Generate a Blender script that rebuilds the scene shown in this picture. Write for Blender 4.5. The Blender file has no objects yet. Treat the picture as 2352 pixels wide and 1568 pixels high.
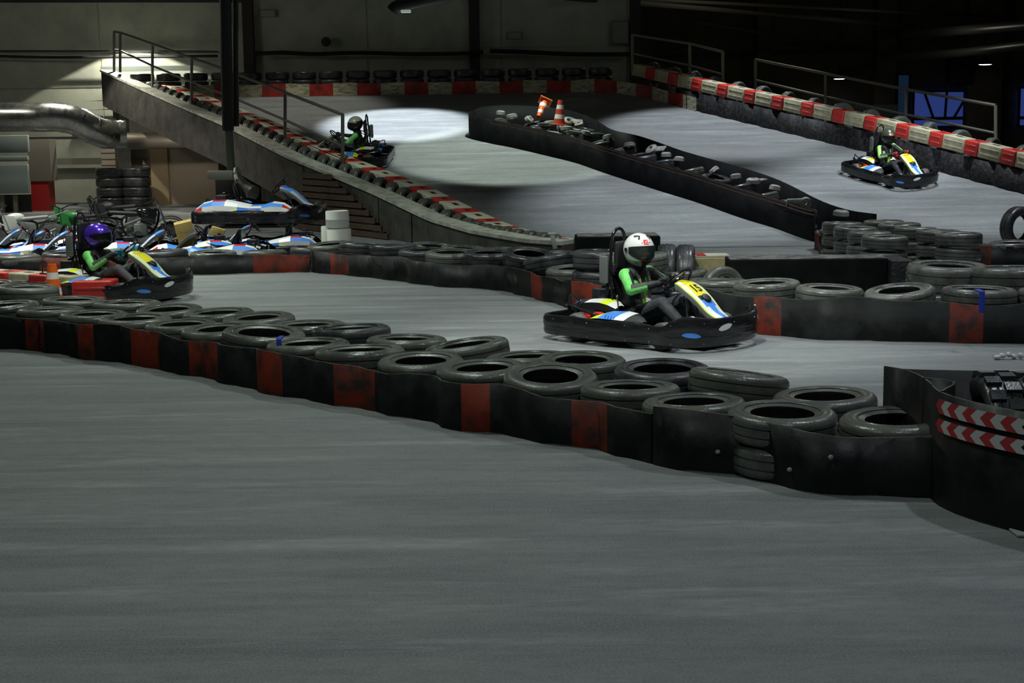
import bpy, bmesh, math, random
from mathutils import Vector, Matrix, Euler, Quaternion, noise
R = math.radians
rnd = random.Random(7)
S = bpy.context.scene
COL = S.collection

# ------------------------------------------------------------------ camera
FPX = 3400.0; CAMZ = 1.85; PITCH = math.atan((784 - 285) / FPX); ROLL = R(-0.8)
cam_d = bpy.data.cameras.new('camera'); cam = bpy.data.objects.new('camera', cam_d); COL.objects.link(cam)
cam_d.sensor_width = 36; cam_d.lens = FPX / 2352 * 36; cam_d.clip_start = .1; cam_d.clip_end = 300
CM = Matrix.Rotation(math.pi / 2 - PITCH, 3, 'X') @ Matrix.Rotation(ROLL, 3, 'Z')
cam.matrix_world = Matrix.Translation((0, 0, CAMZ)) @ CM.to_4x4()
S.camera = cam
S.view_settings.view_transform = 'Standard'; S.view_settings.look = 'None'
S.view_settings.gamma = 1; S.view_settings.use_curve_mapping = False
S.view_settings.exposure = 0.0

# ------------------------------------------------------------------ world + lamps of the hall and added fill lights
W = bpy.data.worlds.new('night'); S.world = W; W.use_nodes = True
W.node_tree.nodes['Background'].inputs[0].default_value = (.62, .80, .78, 1)
W.node_tree.nodes['Background'].inputs[1].default_value = .04

def spot(x, y, z, power, angle, blend=.3, col=(.90, 1, .93), tgt=None, r=.12):
    l = bpy.data.lights.new('hall_and_fill_light', 'SPOT'); o = bpy.data.objects.new('hall_and_fill_light', l); COL.objects.link(o)
    l.energy = power; l.spot_size = R(angle); l.spot_blend = blend; l.color = col; l.shadow_soft_size = r
    o.location = (x, y, z)
    if tgt:
        d = Vector(tgt) - Vector((x, y, z)); o.rotation_euler = d.to_track_quat('-Z', 'Y').to_euler()
    return o
CW = (.88, 1, .90); CB = (.86, .93, 1.0)
# (x, y, z, watts, cone, blend)  high-bay lamps over the tracks, with fill added over the pit
for a in [(-1.5, 9.8, 6.2, 440, 120, .9, CW), (3.6, 8.6, 6.2, 330, 120, .9, CB), (-3.2, 5.0, 6.2, 250, 120, .9, CW), (1.6, 4.2, 6.2, 210, 120, .9, CB),
          (-1.6, 14.6, 6.2, 460, 110, .8, CW), (3.0, 15.4, 6.2, 560, 110, .8, CB), (-5.6, 16.4, 6.2, 460, 110, .8, CW), (6.0, 12.0, 6.2, 400, 110, .8, CB),
          (-5.3, 21.6, 6.0, 950, 110, .8, CW), (-8.2, 20.2, 5.6, 1500, 110, .8, (1, .98, .88)), (-8.2, 29.0, 5.2, 700, 110, .8, (1, .96, .85)),  # over the pit: added to brighten the parked karts and bikes
          (-2.35, 32.0, 7.0, 4200, 40, .45, CB), (.1, 29.4, 7.0, 1900, 50, .2, CW), (4.3, 31.0, 7.0, 1500, 56, .45, CB),
          (2.9, 25.3, 6.6, 1650, 58, .7, CB), (7.6, 26.4, 6.6, 1350, 66, .6, CB), (6.8, 20.5, 6.4, 900, 100, .8, CB),
          (2.6, 21.0, 6.4, 380, 95, .8, CW)]:
    spot(*a)
spot(-9.4, 36.9, 4.4, 420, 120, .04, (1, .98, .84), r=.05)
spot(-9.9, 33.6, 4.4, 360, 120, .2, (1, .98, .84), r=.05)
spot(-4.8, 33.8, 6.6, 360, 60, .6, (1, .98, .84))
spot(.3, 10.2, 5.2, 1000, 56, .8, (.97, 1, .97), tgt=(1.2, 12.6, .3))  # spot added to brighten kart fifteen and its driver
spot(-3.9, 13.6, 5.6, 420, 80, .8, (.97, 1, .95), tgt=(-4.2, 16.2, .3))
spot(-3.0, 24.0, 6.2, 420, 44, .9, CW, tgt=(-2.6, 28.0, 1.3))  # fill spot added for the kart on the left lane
spot(7.0, 21.0, 5.6, 1900, 34, .9, CB, tgt=(6.6, 28, .9))  # front light added to brighten the driver on the right lane
def fill_point(x, y, z, p, col=(.93, 1, .9)):
    l = bpy.data.lights.new('unseen_fill_light', 'POINT'); o = bpy.data.objects.new('unseen_fill_light', l); COL.objects.link(o); l.energy = p; l.color = col; l.shadow_soft_size = .15; o.location = (x, y, z)
fill_point(-7.2, 33.0, 1.9, 520, (1, .95, .85)); fill_point(-12, 30.5, 4.8, 100, (1, .98, .86)); fill_point(-1, 31, 6.4, 8); fill_point(7, 40, 6.0, 50, (1, .95, .8)); fill_point(13, 47, 4.4, 14, (1, .93, .8)); fill_point(8, 24, 6.4, 90)  # unseen point lights added to brighten the pit, walls and roof
spot(6.6, 34.5, 6.6, 300, 80, .6, (1, .98, .84))

# ------------------------------------------------------------------ pixel rays -> real points
def ray(px, py):
    return (CM @ Vector(((px - 1176) / FPX, (784 - py) / FPX, -1))).normalized()
def at(px, py, z=0.0):
    d = ray(px, py); t = (z - CAMZ) / d.z
    return Vector((d.x * t, d.y * t, z))
def atY(px, py, Y):
    d = ray(px, py); t = Y / d.y
    return Vector((d.x * t, Y, CAMZ + d.z * t))
SL = .21
def G(Y):
    if Y < 22: return 0.0
    if Y < 24: return SL * (Y - 22) ** 2 / 4
    if Y < 35.2: return SL * (Y - 23)
    return SL * 12.2
def gp(px, py, h=0.0):
    d = ray(px, py); t = 3.0
    while t < 60:
        if CAMZ + d.z * t < G(d.y * t) + h: break
        t += .01
    return Vector((d.x * t, d.y * t, CAMZ + d.z * t))
def proj(p):
    v = CM.transposed() @ (Vector(p) - Vector((0, 0, CAMZ)))
    return (1176 + FPX * v.x / -v.z, 784 - FPX * v.y / -v.z)

# ------------------------------------------------------------------ object helpers
def tag(o, label=None, cat=None, group=None, kind=None):
    if label: o['label'] = label
    if cat: o['category'] = cat
    if group: o['group'] = group
    if kind: o['kind'] = kind
    return o
def empty(name, loc=(0, 0, 0), rz=0, scale=1):
    o = bpy.data.objects.new(name, None); COL.objects.link(o); o.location = loc
    o.rotation_euler = (0, 0, rz); o.scale = (scale,) * 3; o.empty_display_size = .1
    return o
def link(name, me, parent=None, loc=None):
    o = bpy.data.objects.new(name, me); COL.objects.link(o)
    if parent: o.parent = parent
    if loc is not None: o.location = loc
    return o
def copy_tree(o, parent=None):
    c = o.copy(); COL.objects.link(c); c.parent = parent
    for ch in list(o.children): copy_tree(ch, c)
    return c

# ------------------------------------------------------------------ materials
MATS = {}
def mat(name, col, rough=.6, metal=0, col2=None, ns=6.0, nd=4, bump=0, bs=40, emis=0, rvar=0, lo=.4, hi=.62, stretch=None, coat=0, spec=.5, alpha=1, trans=0):
    if name in MATS: return MATS[name]
    m = bpy.data.materials.new(name); m.use_nodes = True; nt = m.node_tree; N = nt.nodes; L = nt.links
    b = N['Principled BSDF']
    b.inputs['Base Color'].default_value = (*col, 1); b.inputs['Roughness'].default_value = rough
    b.inputs['Metallic'].default_value = metal; b.inputs['Specular IOR Level'].default_value = spec
    if coat: b.inputs['Coat Weight'].default_value = coat; b.inputs['Coat Roughness'].default_value = .08
    if trans: b.inputs['Transmission Weight'].default_value = trans
    if alpha < 1: b.inputs['Alpha'].default_value = alpha
    if emis:
        b.inputs['Emission Color'].default_value = (*col, 1); b.inputs['Emission Strength'].default_value = emis
    tc = None
    if col2 or bump or rvar:
        tc = N.new('ShaderNodeTexCoord'); src = tc.outputs['Object']
        if stretch:
            mp = N.new('ShaderNodeMapping'); mp.inputs['Scale'].default_value = stretch; L.new(src, mp.inputs[0]); src = mp.outputs[0]
    if col2 or rvar:
        n = N.new('ShaderNodeTexNoise'); n.inputs['Scale'].default_value = ns; n.inputs['Detail'].default_value = nd; n.inputs['Roughness'].default_value = .65
        L.new(src, n.inputs['Vector'])
        r = N.new('ShaderNodeMapRange'); r.inputs[1].default_value = lo; r.inputs[2].default_value = hi
        L.new(n.outputs['Fac'], r.inputs[0])
        if col2:
            x = N.new('ShaderNodeMix'); x.data_type = 'RGBA'; x.inputs[6].default_value = (*col, 1); x.inputs[7].default_value = (*col2, 1)
            L.new(r.outputs[0], x.inputs[0]); L.new(x.outputs[2], b.inputs['Base Color'])
        if rvar:
            q = N.new('ShaderNodeMapRange'); q.inputs[3].default_value = rough - rvar; q.inputs[4].default_value = rough + rvar
            L.new(r.outputs[0], q.inputs[0]); L.new(q.outputs[0], b.inputs['Roughness'])
    if bump:
        n2 = N.new('ShaderNodeTexNoise'); n2.inputs['Scale'].default_value = bs; n2.inputs['Detail'].default_value = 5
        L.new(src, n2.inputs['Vector'])
        bp = N.new('ShaderNodeBump'); bp.inputs['Strength'].default_value = bump; bp.inputs['Distance'].default_value = .02
        L.new(n2.outputs['Fac'], bp.inputs['Height']); L.new(bp.outputs[0], b.inputs['Normal'])
    MATS[name] = m
    return m

# ------------------------------------------------------------------ mesh builder
def catmull(P, n=6, closed=False):
    P = [Vector(p) for p in P]; out = []; N = len(P)
    for i in range(N if closed else N - 1):
        if closed: a, b, c, d = P[(i - 1) % N], P[i], P[(i + 1) % N], P[(i + 2) % N]
        else: a, b, c, d = P[max(i - 1, 0)], P[i], P[i + 1], P[min(i + 2, N - 1)]
        for k in range(n):
            t = k / n
            out.append(.5 * ((2 * b) + (c - a) * t + (2 * a - 5 * b + 4 * c - d) * t * t + (3 * b - a - 3 * c + d) * t ** 3))
    if not closed: out.append(P[-1])
    return out
def resample(P, step=None, n=None):
    L = [0]
    for a, b in zip(P, P[1:]): L.append(L[-1] + (b - a).length)
    if n is None: n = max(2, round(L[-1] / step) + 1)
    out = []; j = 0
    for i in range(n):
        s = L[-1] * i / (n - 1)
        while j < len(P) - 2 and L[j + 1] < s: j += 1
        t = (s - L[j]) / max(1e-9, L[j + 1] - L[j]); out.append(P[j].lerp(P[j + 1], t))
    return out
def offset2d(P, d):
    out = []
    for i, p in enumerate(P):
        a = P[max(0, i - 1)]; b = P[min(len(P) - 1, i + 1)]; t = (b - a); t.z = 0; t.normalize()
        out.append(p + Vector((-t.y, t.x, 0)) * d)
    return out

class MB:
    def __init__(s): s.v = []; s.f = []; s.m = []; s.M = Matrix.Identity(4); s.mi = 0; s.sm = []; s.smooth = True
    def add(s, vs, fs, mi=None):
        k = len(s.v); s.v += [s.M @ Vector(p) for p in vs]
        for f in fs: s.f.append([i + k for i in f]); s.m.append(s.mi if mi is None else mi); s.sm.append(s.smooth)
        return s
    def box(s, c, d, rot=(0, 0, 0), mi=None, taper=1):
        E = Euler([R(a) for a in rot]).to_matrix(); c = Vector(c); vs = []
        for z in (-.5, .5):
            k = taper if z > 0 else 1
            for x, y in ((-.5, -.5), (.5, -.5), (.5, .5), (-.5, .5)): vs.append(c + E @ Vector((x * d[0] * k, y * d[1] * k, z * d[2])))
        sm = s.smooth; s.smooth = False
        s.add(vs, [(3, 2, 1, 0), (4, 5, 6, 7), (0, 1, 5, 4), (1, 2, 6, 5), (2, 3, 7, 6), (3, 0, 4, 7)], mi); s.smooth = sm
        return s
    def rbox(s, c, d, r=.02, rot=(0, 0, 0), mi=None, seg=3):
        bm = bmesh.new(); bmesh.ops.create_cube(bm, size=1)
        for v in bm.verts: v.co = Vector((v.co.x * d[0], v.co.y * d[1], v.co.z * d[2]))
        bmesh.ops.bevel(bm, geom=bm.edges[:], offset=r, segments=seg, affect='EDGES', profile=.5)
        E = Euler([R(a) for a in rot]).to_matrix(); c = Vector(c); bm.verts.index_update()
        s.add([c + E @ v.co for v in bm.verts], [[v.index for v in f.verts] for f in bm.faces], mi); bm.free()
        return s
    def ring(s, rows, closed_u=True, closed_v=False, cap=False, mi=None):
        n = len(rows[0]); vs = [p for r in rows for p in r]; fs = []
        nr = len(rows)
        for i in range(nr if closed_v else nr - 1):
            for j in range(n if closed_u else n - 1):
                a = i * n + j; b = i * n + (j + 1) % n; c = ((i + 1) % nr) * n + (j + 1) % n; d = ((i + 1) % nr) * n + j
                fs.append((a, b, c, d))
        if cap and not closed_v: fs.append(tuple(range(n))[::-1]); fs.append(tuple((nr - 1) * n + k for k in range(n)))
        return s.add(vs, fs, mi)
    def tube(s, P, r, seg=8, closed=False, cap=True, mi=None, r2=None):
        P = [Vector(p) for p in P]; n = len(P); rows = []; up = None
        for i, p in enumerate(P):
            if closed: t = P[(i + 1) % n] - P[i - 1]
            else: t = P[min(i + 1, n - 1)] - P[max(i - 1, 0)]
            t.normalize()
            if up is None: up = t.orthogonal().normalized()
            up = (up - t * up.dot(t)); up = up.normalized() if up.length > 1e-6 else t.orthogonal().normalized()
            w = t.cross(up); rr = r[i] if isinstance(r, (list, tuple)) else r
            rows.append([p + (up * math.cos(a) + w * math.sin(a)) * rr for a in [2 * math.pi * k / seg for k in range(seg)]])
        return s.ring(rows, True, closed, cap and not closed, mi)
    def lathe(s, prof, seg=32, c=(0, 0, 0), axis='z', mi=None, closed=False, ms=None):
        c = Vector(c); n = len(prof)
        def P(r, h, a):
            if axis == 'z': return c + Vector((r * math.cos(a), r * math.sin(a), h))
            if axis == 'y': return c + Vector((r * math.cos(a), h, -r * math.sin(a)))
            return c + Vector((h, r * math.cos(a), r * math.sin(a)))
        rows = [[P(r, h, 2 * math.pi * k / seg) for k in range(seg)] for r, h in prof]
        if ms is None: return s.ring(rows, True, closed, False, mi)
        for i in range(n if closed else n - 1): s.ring([rows[i], rows[(i + 1) % n]], True, False, False, ms[i])
        return s
    def ell(s, c, r, rot=(0, 0, 0), seg=16, rings=10, mi=None):
        E = Euler([R(a) for a in rot]).to_matrix(); c = Vector(c); rows = []
        for i in range(rings + 1):
            p = -math.pi / 2 + math.pi * i / rings; p = max(-1.55, min(1.55, p))
            rows.append([c + E @ Vector((r[0] * math.cos(p) * math.cos(a), r[1] * math.cos(p) * math.sin(a), r[2] * math.sin(p))) for a in [2 * math.pi * k / seg for k in range(seg)]])
        return s.ring(rows, True, False, True, mi)
    def capsule(s, a, b, ra, rb, seg=14):
        a = Vector(a); b = Vector(b); t = (b - a).normalized(); u = t.orthogonal().normalized(); w = t.cross(u); rows = []
        pts = [(a, ra, -math.pi / 2 + math.pi / 2 * i / 4) for i in range(5)] + [(b, rb, math.pi / 2 * i / 4) for i in range(5)]
        for c, r, p in pts:
            p = max(-1.5, min(1.5, p))
            rows.append([c + t * r * math.sin(p) + (u * math.cos(q) + w * math.sin(q)) * r * math.cos(p) for q in [2 * math.pi * k / seg for k in range(seg)]])
        return s.ring(rows, True, False, True)
    def build(s, name, mats, parent=None, loc=None, wn=False):
        me = bpy.data.meshes.new(name); me.from_pydata([tuple(p) for p in s.v], [], s.f)
        if not isinstance(mats, (list, tuple)): mats = [mats]
        for m in mats: me.materials.append(m)
        me.polygons.foreach_set('material_index', s.m); me.polygons.foreach_set('use_smooth', s.sm)
        me.update(); me.validate()
        if s.smooth:
            try: me.set_sharp_from_angle(angle=R(42))
            except Exception: pass
        return link(name, me, parent, loc)
def strip(mb, low, high, mi=0, thick=0):
    """a wall-like sheet between two polylines, with thickness along its normal"""
    n = len(low)
    if not thick:
        mb.ring([low, high], False, False, False, mi); return
    lo2 = offset2d(low, thick); hi2 = offset2d(high, thick)
    mb.ring([low, high, hi2, lo2, low], False, False, False, mi)
    for k in (0, n - 1): mb.add([low[k], high[k], hi2[k], lo2[k]], [(0, 1, 2, 3)], mi)
# ================================================================== materials
def asphalt(name, base, dark, light, sc=(1, 1, 1)):
    m = bpy.data.materials.new(name); m.use_nodes = True; nt = m.node_tree; N = nt.nodes; L = nt.links
    b = N['Principled BSDF']; tc = N.new('ShaderNodeTexCoord')
    def noise_(scale, det, rot=0, st=(1, 1, 1), rough=.6):
        mp = N.new('ShaderNodeMapping'); mp.inputs['Scale'].default_value = st; mp.inputs['Rotation'].default_value = (0, 0, rot)
        L.new(tc.outputs['Object'], mp.inputs[0]); n = N.new('ShaderNodeTexNoise'); n.inputs['Scale'].default_value = scale
        n.inputs['Detail'].default_value = det; n.inputs['Roughness'].default_value = rough; L.new(mp.outputs[0], n.inputs['Vector']); return n.outputs['Fac']
    def ramp(x, lo, hi, a=0, c=1):
        r = N.new('ShaderNodeMapRange'); r.inputs[1].default_value = lo; r.inputs[2].default_value = hi; r.inputs[3].default_value = a; r.inputs[4].default_value = c
        L.new(x, r.inputs[0]); return r.outputs[0]
    def mix(f, a, c):
        x = N.new('ShaderNodeMix'); x.data_type = 'RGBA'; L.new(f, x.inputs[0])
        for v, k in ((a, 6), (c, 7)):
            if isinstance(v, tuple): x.inputs[k].default_value = (*v, 1)
            else: L.new(v, x.inputs[k])
        return x.outputs[2]
    c1 = mix(ramp(noise_(.55, 4), .35, .65), base, tuple(a * .72 + q * .28 for a, q in zip(base, dark)))
    c2 = mix(ramp(noise_(1.3, 7, .35, (.30, 2.8, 1), .7), .46, .66, 0, .8), c1, dark)        # rubbered-in racing lines
    c3 = mix(ramp(noise_(1.0, 7, -.5, (.45, 3.4, 1), .7), .52, .70, 0, .8), c2, light)       # dusty scuffs
    c4 = mix(ramp(noise_(9, 6, .1, (1, 2.0, 1)), .42, .66, 0, .35), c3, dark)
    c5 = mix(ramp(noise_(95, 3), .4, .64, 0, .38), c4, light)                           # grain
    L.new(c5, b.inputs['Base Color']); L.new(ramp(noise_(2.2, 4), .3, .7, .5, .72), b.inputs['Roughness'])
    bp = N.new('ShaderNodeBump'); bp.inputs['Strength'].default_value = .35; bp.inputs['Distance'].default_value = .01
    L.new(noise_(70, 5), bp.inputs['Height']); L.new(bp.outputs[0], b.inputs['Normal'])
    return m
M_floor = asphalt('worn grey asphalt', (.185, .20, .197), (.085, .090, .100), (.33, .35, .34))
M_wall = mat('cream wall panel', (.40, .41, .33), .75, col2=(.31, .32, .265), ns=1.2)
M_dark = mat('black painted steel', (.012, .012, .013), .55)
M_conc = mat('stained concrete', (.075, .070, .058), .9, col2=(.020, .019, .017), ns=2.6, nd=8, bump=.4, bs=14, lo=.35, hi=.7)
M_cap = mat('pale concrete cap', (.50, .50, .43), .8, col2=(.28, .28, .24), ns=5, nd=6)
M_steelg = mat('grey steel', (.19, .19, .16), .5, metal=.3, col2=(.12, .12, .1), ns=8)
M_zinc = mat('galvanised duct', (.50, .50, .48), .30, metal=.95, col2=(.36, .36, .35), ns=4, rvar=.08)
M_ceil = mat('dark ceiling sheet', (.05, .052, .045), .8)
M_red = mat('red paint', (.42, .02, .015), .5)
M_brown = mat('rough brown board', (.09, .052, .032), .85, col2=(.045, .028, .018), ns=6, stretch=(1, 1, 6))
M_shut = mat('beige shutter', (.33, .27, .21), .7, col2=(.27, .22, .17), ns=3)
M_blueg = mat('blue grey sheet metal', (.27, .32, .31), .6)
M_white = mat('white plastic drum', (.70, .72, .66), .5)
M_glassblue = mat('dusk window glass', (.035, .055, .21), .3, col2=(.05, .08, .27), ns=3, emis=0)

# ================================================================== setting
def interp(T, y):
    T = sorted(T)
    if y <= T[0][0]: i = 0
    elif y >= T[-1][0]: i = len(T) - 2
    else: i = next(k for k in range(len(T) - 1) if T[k][0] <= y <= T[k + 1][0])
    (a, p), (b, q) = T[i], T[i + 1]; return p + (q - p) * (y - a) / (b - a)
XL = [(36.4, -9.85), (32.73, -7.3), (30.45, -5.78), (27.58, -4.11), (24.9, -2.28), (23.0, -1.25), (21.08, -.55), (19.4, .2), (19.1, .66)]
XR = [(35.4, 2.55), (32.85, 4.12), (28.71, 6.92), (25.49, 8.83), (22, 10.6)]

m = MB(); m.smooth = False
m.add([(-17, -4, 0), (26, -4, 0), (26, 60, 0), (-17, 60, 0)], [(0, 1, 2, 3)])
tag(m.build('floor', M_floor), kind='structure')
m = MB(); rows = []
n = 54
for i in range(n + 1):
    Y = 21.9 + (37.8 - 21.9) * i / n; xl, xr = interp(XL, Y) + .15, interp(XR, Y) + .5
    if Y > 35.2: xr = 3.0
    rows.append([Vector((xl + (xr - xl) * k / 12, Y, G(Y) + .004)) for k in range(13)])
m.ring(rows, False)
under = [[p - Vector((0, 0, min(.22, p.z))) for p in r] for r in rows]
m.ring([[u[-1] for u in rows], [u[-1] - Vector((0, 0, min(.22, u[-1].z))) for u in rows]], False)
m.ring(under, False)
tag(m.build('floor_ramp', M_floor), kind='structure')

# walls: big panels with seams
def wall(name, a, b, z0, z1, matl, seams=0, sw=.03, dz=None):
    a = Vector((*a, 0)); b = Vector((*b, 0)); t = (b - a).normalized(); L = (b - a).length; nrm = Vector((t.y, -t.x, 0))
    m = MB(); m.smooth = False; n = max(1, round(L / seams)) if seams else 1; g = sw / 2 if seams else 0
    zs = [z0, z1] if not dz else [z0] + [z for z in dz if z0 < z < z1] + [z1]
    for i in range(n):
        for z, w in zip(zs, zs[1:]):
            p = a + t * (L * i / n + g); q = a + t * (L * (i + 1) / n - g)
            lo, hi = Vector((0, 0, z + g)), Vector((0, 0, w - g))
            m.add([p + lo + nrm * .02, q + lo + nrm * .02, q + hi + nrm * .02, p + hi + nrm * .02, p + lo, q + lo, q + hi, p + hi],
                  [(0, 1, 2, 3), (0, 4, 5, 1), (1, 5, 6, 2), (2, 6, 7, 3), (3, 7, 4, 0)])
    m.add([a + Vector((0, 0, z0)) - nrm * .005, b + Vector((0, 0, z0)) - nrm * .005, b + Vector((0, 0, z1)) - nrm * .005, a + Vector((0, 0, z1)) - nrm * .005], [(0, 1, 2, 3)])
    return tag(m.build(name, matl), kind='structure')
wall('wall_back', (-17, 38), (3.2, 38), 0, 7.6, M_wall, 3.6, .035, [2.9, 3.75, 6.1])
wall('wall_return', (3.2, 38), (3.2, 58), 0, 7.6, M_wall, 5)
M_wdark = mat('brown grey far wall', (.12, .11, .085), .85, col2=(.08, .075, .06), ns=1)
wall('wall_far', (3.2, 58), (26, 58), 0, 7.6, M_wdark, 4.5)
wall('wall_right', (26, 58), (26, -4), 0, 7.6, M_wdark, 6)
wall('wall_left', (-17, -4), (-17, 38), 0, 7.6, M_wall, 6)
m = MB(); m.smooth = False; m.box((4.5, 28, 7.7), (43.5, 64, .2)); tag(m.build('ceiling', M_ceil), kind='structure')
k = 1
for px in (568, 1089, 1460):
    p = atY(px, 60, 37.7); m = MB(); m.box((p.x, 37.75, 3.8), (.26, .02, 7.6)); m.box((p.x, 37.9, 3.8), (.26, .02, 7.6)); m.box((p.x, 37.82, 3.8), (.03, .16, 7.6))
    tag(m.build('trim_%d' % k, mat('dark red brown steel', (.018, .010, .009), .6)), kind='structure'); k += 1
# far-right columns
for px, w in ((2045, .7), (2275, 1.3), (1760, .5)):
    p = atY(px, 250, 56); m = MB(); m.box((p.x, 57, 3.8), (w, .5, 7.6)); tag(m.build('trim_%d' % k, M_wdark), kind='structure'); k += 1
# edge beam of the upper platform against the wall, roof purlins
m = MB(); a = atY(232, 159, 37.2); b = atY(512, 160, 37.2); m.box(((a.x + b.x) / 2, 37.2, a.z), (b.x - a.x, .12, .12)); tag(m.build('trim_%d' % k, mat('pale green grey beam', (.30, .34, .31), .6)), kind='structure'); k += 1
for (x0, y0, Y0), (x1, y1, Y1), r in (((1300, -6, 37), (2100, 60, 54), .075), ((1820, -10, 34), (2352, -3, 40), .06), ((1600, 52, 50), (1990, 112, 57.5), .06), ((1280, -10, 37.5), (2330, 40, 57), .05)):
    m = MB(); m.tube([atY(x0, y0, Y0), atY(x1, y1, Y1)], r, 8); tag(m.build('trim_%d' % k, mat('roof purlin', (.085, .08, .06), .8)), kind='structure'); k += 1

# windows at the far right: dusk light through glazing with braces
wn = 1
for x0, x1, y0, y1 in ((2098, 2250, 208, 292), (2341, 2420, 200, 290), (2060, 2092, 170, 292)):
    a = atY(x0, y1, 57.6); b = atY(x1, y0, 57.6)
    g = MB(); g.smooth = False; g.add([(a.x, 57.8, a.z), (b.x, 57.8, a.z), (b.x, 57.8, b.z), (a.x, 57.8, b.z)], [(0, 1, 2, 3)])
    mm = mat('dusk sky pane %d' % wn, (.030, .055, .24) if wn < 3 else (.012, .03, .07), .4, emis=.6 if wn < 3 else .35)
    o = tag(g.build('window_%d' % wn, mm), kind='structure')
    f = MB()
    for c, d in ((((a.x + b.x) / 2, 57.7, a.z), (b.x - a.x + .1, .08, .08)), (((a.x + b.x) / 2, 57.7, b.z), (b.x - a.x + .1, .08, .08)),
                 ((a.x, 57.7, (a.z + b.z) / 2), (.08, .08, b.z - a.z)), ((b.x, 57.7, (a.z + b.z) / 2), (.08, .08, b.z - a.z)), (((a.x + b.x) / 2, 57.7, a.z + .32), (b.x - a.x, .06, .12))): f.box(c, d)
    if wn < 3:
        w = b.x - a.x
        f.tube([(a.x + .15 * w, 57.6, b.z), (a.x + .3 * w, 57.6, a.z + .35)], .05, 6); f.tube([(a.x + .5 * w, 57.6, b.z), (a.x + .48 * w, 57.6, a.z + .3)], .05, 6)
        f.tube([(a.x + .85 * w, 57.6, b.z), (a.x + .62 * w, 57.6, a.z + .35)], .05, 6)
    f.build('window_frame', M_dark, o); wn += 1

# ================================================================== ramp side wall (parapet) with pale cap
pz = [(19.0, .33), (19.4, .35), (21.08, .36), (23, .42), (24.9, .76), (27.58, 1.33), (30.45, 1.93), (32.73, 2.41), (36.4, 3.28)]
ys = [36.4 - (36.4 - 19.1) * i / 60 for i in range(61)]
edge = [Vector((interp(XL, y), y, 0)) for y in ys]
ptop = [interp(pz, y) for y in ys]
m = MB(); m.smooth = False
def zlow(y, zt):
    return max(0, zt - .86)
lo = [Vector((p.x, p.y, zlow(p.y, z))) for p, z in zip(edge, ptop)]; hi = [Vector((p.x, p.y, z - .04)) for p, z in zip(edge, ptop)]
strip(m, lo, hi, 0, .26)
# recessed support wall under the nearer half
e2 = [p for p in offset2d(edge, .3)]; idx = [i for i, y in enumerate(ys) if y < 29.6]
strip(m, [Vector((e2[i].x, e2[i].y, 0)) for i in idx], [Vector((e2[i].x, e2[i].y, ptop[i] - .3)) for i in idx], 0, .2)
for y0 in (23.8, 25.0, 26.2, 27.3):     # shallow buttress ribs cast in the face
    i = min(range(61), key=lambda j: abs(ys[j] - y0)); p = edge[i]; m.box((p.x + .10, p.y, (ptop[i] - .1) / 2), (.22, .22, max(.2, ptop[i] - .1)), (0, 0, 30))
i = 0; p = edge[0]; m.box((p.x + .45, p.y - .1, 1.15), (.3, .3, 2.3), (0, 0, 30))
o = m.build('wall_ramp_side', M_conc); tag(o, kind='structure')
m = MB(); m.smooth = False
c0 = offset2d(edge, -.03); c0 = [Vector((p.x, p.y, z - .04)) for p, z in zip(c0, ptop)]; c1 = [p + Vector((0, 0, .05)) for p in c0]
strip(m, c0, c1, 0, .34); tag(m.build('trim_%d' % k, M_cap), kind='structure'); k += 1
# horizontal boards closing the low end under the ramp
m = MB(); m.smooth = False
a = at(612, 600, 0); 
for j in range(9):
    z = .06 + j * .115; y0 = 24.6 + j * .1
    A = Vector((interp(XL, 27.2 - j * .02) - .10, 27.2, z)); B = Vector((interp(XL, 24.2 + j * .22) - .10, 24.2 + j * .22, z))
    d = (B - A); m.box((A + B) / 2, (d.length, .03, .09), (0, 0, math.degrees(math.atan2(d.y, d.x))))
tag(m.build('wooden_slat_panel', M_brown), 'brown horizontal board panel below the concrete ramp wall, behind the white drums', 'panel')

# ================================================================== handrails
M_rail = mat('painted handrail', (.22, .21, .165), .45, metal=.2); M_rail2 = mat('dark handrail', (.13, .13, .12), .42, metal=.4)
def rail(name, posts, label, mt, r=.028, h2=.5, start=None):
    """posts: list of (foot, head) points"""
    o = empty(name, posts[0][0]); b = posts[0][0]; tag(o, label, 'handrail')
    L = lambda p: Vector(p) - Vector(b)
    for f, h in posts: MB().tube([L(f), L(h)], r * 1.1, 8).build('post', mt, o)
    MB().tube([L(h) for f, h in posts], r, 8).build('top_rail', mt, o)
    MB().tube([L(Vector(f).lerp(Vector(h), h2)) for f, h in posts], r * .85, 8).build('mid_rail', mt, o)
    return o
def rp(px, yf, yh, Y): return (atY(px, yf, Y), atY(px, yh, Y))
rail('ramp_handrail', [rp(262, 165, 73, 36.3), rp(276, 166, 75, 36.0), rp(350, 212, 101, 34.5), rp(440, 255, 133, 32.7), rp(527, 292, 163, 31.2), rp(655, 352, 213, 29.2), rp(787, 425, 263, 27.2)],
     'long dark steel handrail along the top of the concrete ramp wall at left', M_rail2, .03, .55)
rail('ramp_handrail', [rp(1452, 175, 80, 35.7), rp(1584, 212, 100, 34.2), rp(1660, 235, 119, 33.3)],
     'upper pale metal handrail behind the far end of the red and white block row', M_rail, .03, .55)
rail('ramp_handrail', [rp(1735, 235, 137, 33.2), rp(1896, 280, 169, 31.6), rp(2080, 325, 205, 30.0), rp(2287, 375, 242, 28.0)],
     'right pale metal handrail behind the racing kart beside the red and white blocks', M_rail, .03, .52)
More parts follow.
